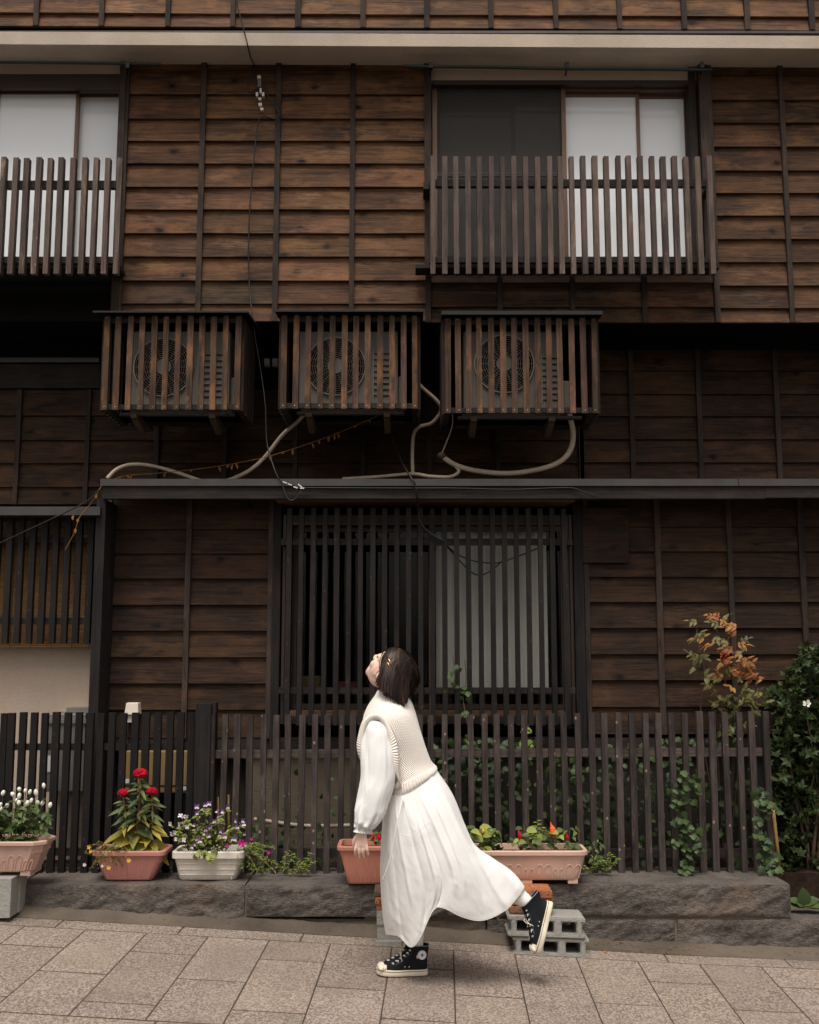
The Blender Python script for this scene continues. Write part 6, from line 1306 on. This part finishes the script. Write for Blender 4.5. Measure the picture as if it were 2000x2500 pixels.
# shoes
def shoe(heel, toe, up, lat, label, patch, bend=0.0):
    """heel, toe: sole end points; up: sole -> ankle; lat: unit vector toward the camera side"""
    O = Vector(heel); A = (Vector(toe) - O); L = A.length; A.normalize(); Uv = Vector(up); Uv = (Uv - A * Uv.dot(A)).normalized(); S = A.cross(Uv).normalized()
    if S.dot(Vector(lat)) < 0: S = -S
    k = L / .245
    def pt(x, y, z):
        if bend and z > .05: x, z = x - bend * (z - .05), z - .55 * (z - .05) / .088 * max(0, .10 - x)
        return O + A * (x * k) + S * (y * k) + Uv * (z * k)
    root = empty('shoe', O); root.parent = person; root.location = O - worg(person); root['label'] = label
    def outline(x0, x1, wf, wh, n=40, z=0.0, bx=0.0):
        out = []
        for j in range(n):
            a = TAU * j / n; x = (x0 + x1) / 2 + (x1 - x0) / 2 * math.cos(a); u = (x - x0) / (x1 - x0); w = wh + (wf - wh) * max(0, min(1, (u - .25) / .45)) - .006 * math.exp(-((u - .42) / .14) ** 2); s = math.sin(a); e = (abs(s) ** .62) * (1 if s > 0 else -1); zz = z + .006 * max(0, (u - .80) / .2) ** 2; out.append(pt(x, w * e, zz))
        return out
    MB().loft([outline(0, .245, .043, .035, z=.0), outline(-.002, .248, .0455, .037, z=.006), outline(-.002, .248, .0455, .037, z=.026), outline(.001, .246, .043, .035, z=.029)]).build('sole', 'rubber_cream', root, True)
    MB().tube(outline(-.003, .249, .0462, .0378, z=.023) + [outline(-.003, .249, .0462, .0378, z=.023)[0]], .0011 * k, 5, False).build('sole_stripe', 'rubber_line', root)
    ups = [(.003, .236, .042, .034, .026), (.002, .228, .041, .034, .040), (.003, .205, .039, .034, .054), (.004, .172, .036, .034, .070), (.004, .145, .0345, .034, .086), (.002, .122, .034, .034, .104), (.000, .106, .0360, .0360, .122), (.001, .098, .0385, .0385, .138)]
    seq = cr([Vector(q) for q in ups], 22); rows = [outline(q[0], q[1], q[2], q[3], z=q[4]) for q in seq] if False else None
    sx = cr([Vector((q[0], q[1], q[2])) for q in ups], 22); sy = cr([Vector((q[3], q[4], 0)) for q in ups], 22)
    MB().loft([outline(a.x, a.y, a.z, b_.x, z=b_.y) for a, b_ in zip(sx, sy)], False, False).build('upper', 'canvas_black', root, True)
    MB().loft([outline(.198 - .0, .246, .042, .042, 28, .028), outline(.197, .2425, .0405, .0405, 28, .040), outline(.198, .232, .031, .031, 28, .050), outline(.203, .218, .014, .014, 28, .0535)]).build('toe_cap', 'rubber_cream', root, True)
    MB().tube([pt(.200, y, z) for y, z in ((-.041, .030), (-.036, .044), (-.02, .054), (0, .0565), (.02, .054), (.036, .044), (.041, .030))], .0013 * k, 5).build('toe_stripe', 'rubber_line', root)
    top = outline(.001, .098, .0385, .0385, z=.138); MB().tube(top + [top[0]], .0022 * k, 6, False).build('collar', 'stitch_grey', root, True)
    # front line of the throat: x as a function of height
    def throat(z):
        for a, b_ in zip(ups[:-1], ups[1:]):
            if a[4] <= z <= b_[4]: return a[1] + (b_[1] - a[1]) * (z - a[4]) / (b_[4] - a[4])
        return ups[-1][1]
    MB().loft([[pt(throat(z) + .004, y, z + .002) for y in (-.016, -.008, 0, .008, .016)] for z in (.056, .07, .085, .1, .12, .145)], False, False, False).build('tongue', 'canvas_black', root, True)
    zs_ = [.060, .071, .082, .094, .106, .118, .130]
    ey = [(throat(z) - .010 - .004 * (z < .08), .0215 + .004 * (z < .075), z - .002) for z in zs_]
    for s in (1, -1):
        MB().tube([pt(x - .016, s * (y + .0085), z - .004 + .004 * i / 6) for i, (x, y, z) in enumerate(ey)], .0009 * k, 4).build('stitching', 'stitch_grey', root)
        for x, y, z in ey:
            c = pt(x - .004, s * (y + .0045), z); nrm = (S * s * .8 + A * .6).normalized(); t1 = Uv; t2 = nrm.cross(t1)
            MB().tube([c + (t1 * math.cos(a) + t2 * math.sin(a)) * .0038 * k for a in [TAU * q / 10 for q in range(11)]], .0019 * k, 5, False).build('eyelet', 'eyelet_metal', root)
    for i in range(len(ey) - 2):
        for s in (1, -1):
            x, y, z = ey[i]; x2, y2, z2 = ey[i + 1]; MB().tube([pt(x - .004, s * (y + .005), z), pt((throat((z + z2) / 2)) + .012, 0, (z + z2) / 2 + .002), pt(x2 - .004, -s * (y2 + .005), z2)], .0028 * k, 5).build('lace', 'lace_cream', root, True)
    kz = .110; kx = throat(kz) + .012
    for s in (1, -1):
        MB().tube(cr([pt(kx, 0, kz), pt(kx + .014, s * .022, kz + .004), pt(kx + .012, s * .034, kz - .018), pt(kx + .006, s * .018, kz - .012), pt(kx, 0, kz)], 16), .0019 * k, 5).build('lace_bow', 'lace_cream', root, True)
        MB().tube(cr([pt(kx, 0, kz), pt(kx + .008, s * .024, kz - .018), pt(kx + .004, s * .036, kz - .042)], 10), .0018 * k, 5).build('lace_end', 'lace_cream', root, True)
    for x, z in ((.098, .046), (.118, .046)):
        c = pt(x, .0385, z); MB().tube([c, c + S * .0012 * k], .0026 * k, 8).build('vent_eyelet', 'eyelet_metal', root)
    if patch:
        c = pt(.036, .0345, .098); r = .0215 * k; disc = [c + (A * math.cos(a) + Uv * math.sin(a)) * r for a in [TAU * q / 28 for q in range(28)]]
        bend = lambda v, e: v + S * (e - .0022 * (((v - c).dot(A)) / r) ** 2) * k
        pa = MB().loft([[bend(v, -.001) for v in disc], [bend(v, .0022) for v in disc]]).build('ankle_patch', 'patch_white', root)
        st = []
        for q in range(10): a = math.pi / 2 + q * math.pi / 5; rr_ = r * (.46 if q % 2 == 0 else .19); st.append(c + (A * math.cos(a) + Uv * math.sin(a)) * rr_)
        MB().loft([[bend(v, .0022) for v in st], [bend(v, .0036) for v in st]]).build('star', 'star_blue', pa)
        MB().tube([bend(c + (A * math.cos(a) + Uv * math.sin(a)) * r * .97, .0022) for a in [TAU * q / 28 for q in range(29)]], .0008 * k, 4, False).build('patch_ring', 'stitch_grey', pa)
gh = Q(1043, 2373, .035); gt = Q(920, 2381, -.01)
gh.z = gz(gh.x, gh.y) + .003; gt.z = gz(gt.x, gt.y) + .003
shoe(gh, gt, (0.03, 0, 1), (0, -1, 0), 'black canvas high-top planted flat on the pavement', True)
shoe(Q(1350, 2203, -.05), Q(1318, 2331, -.07), (-1, 0, .12), (0, -1, 0), 'black canvas high-top of the kicked-back foot pointing down', False, .4)
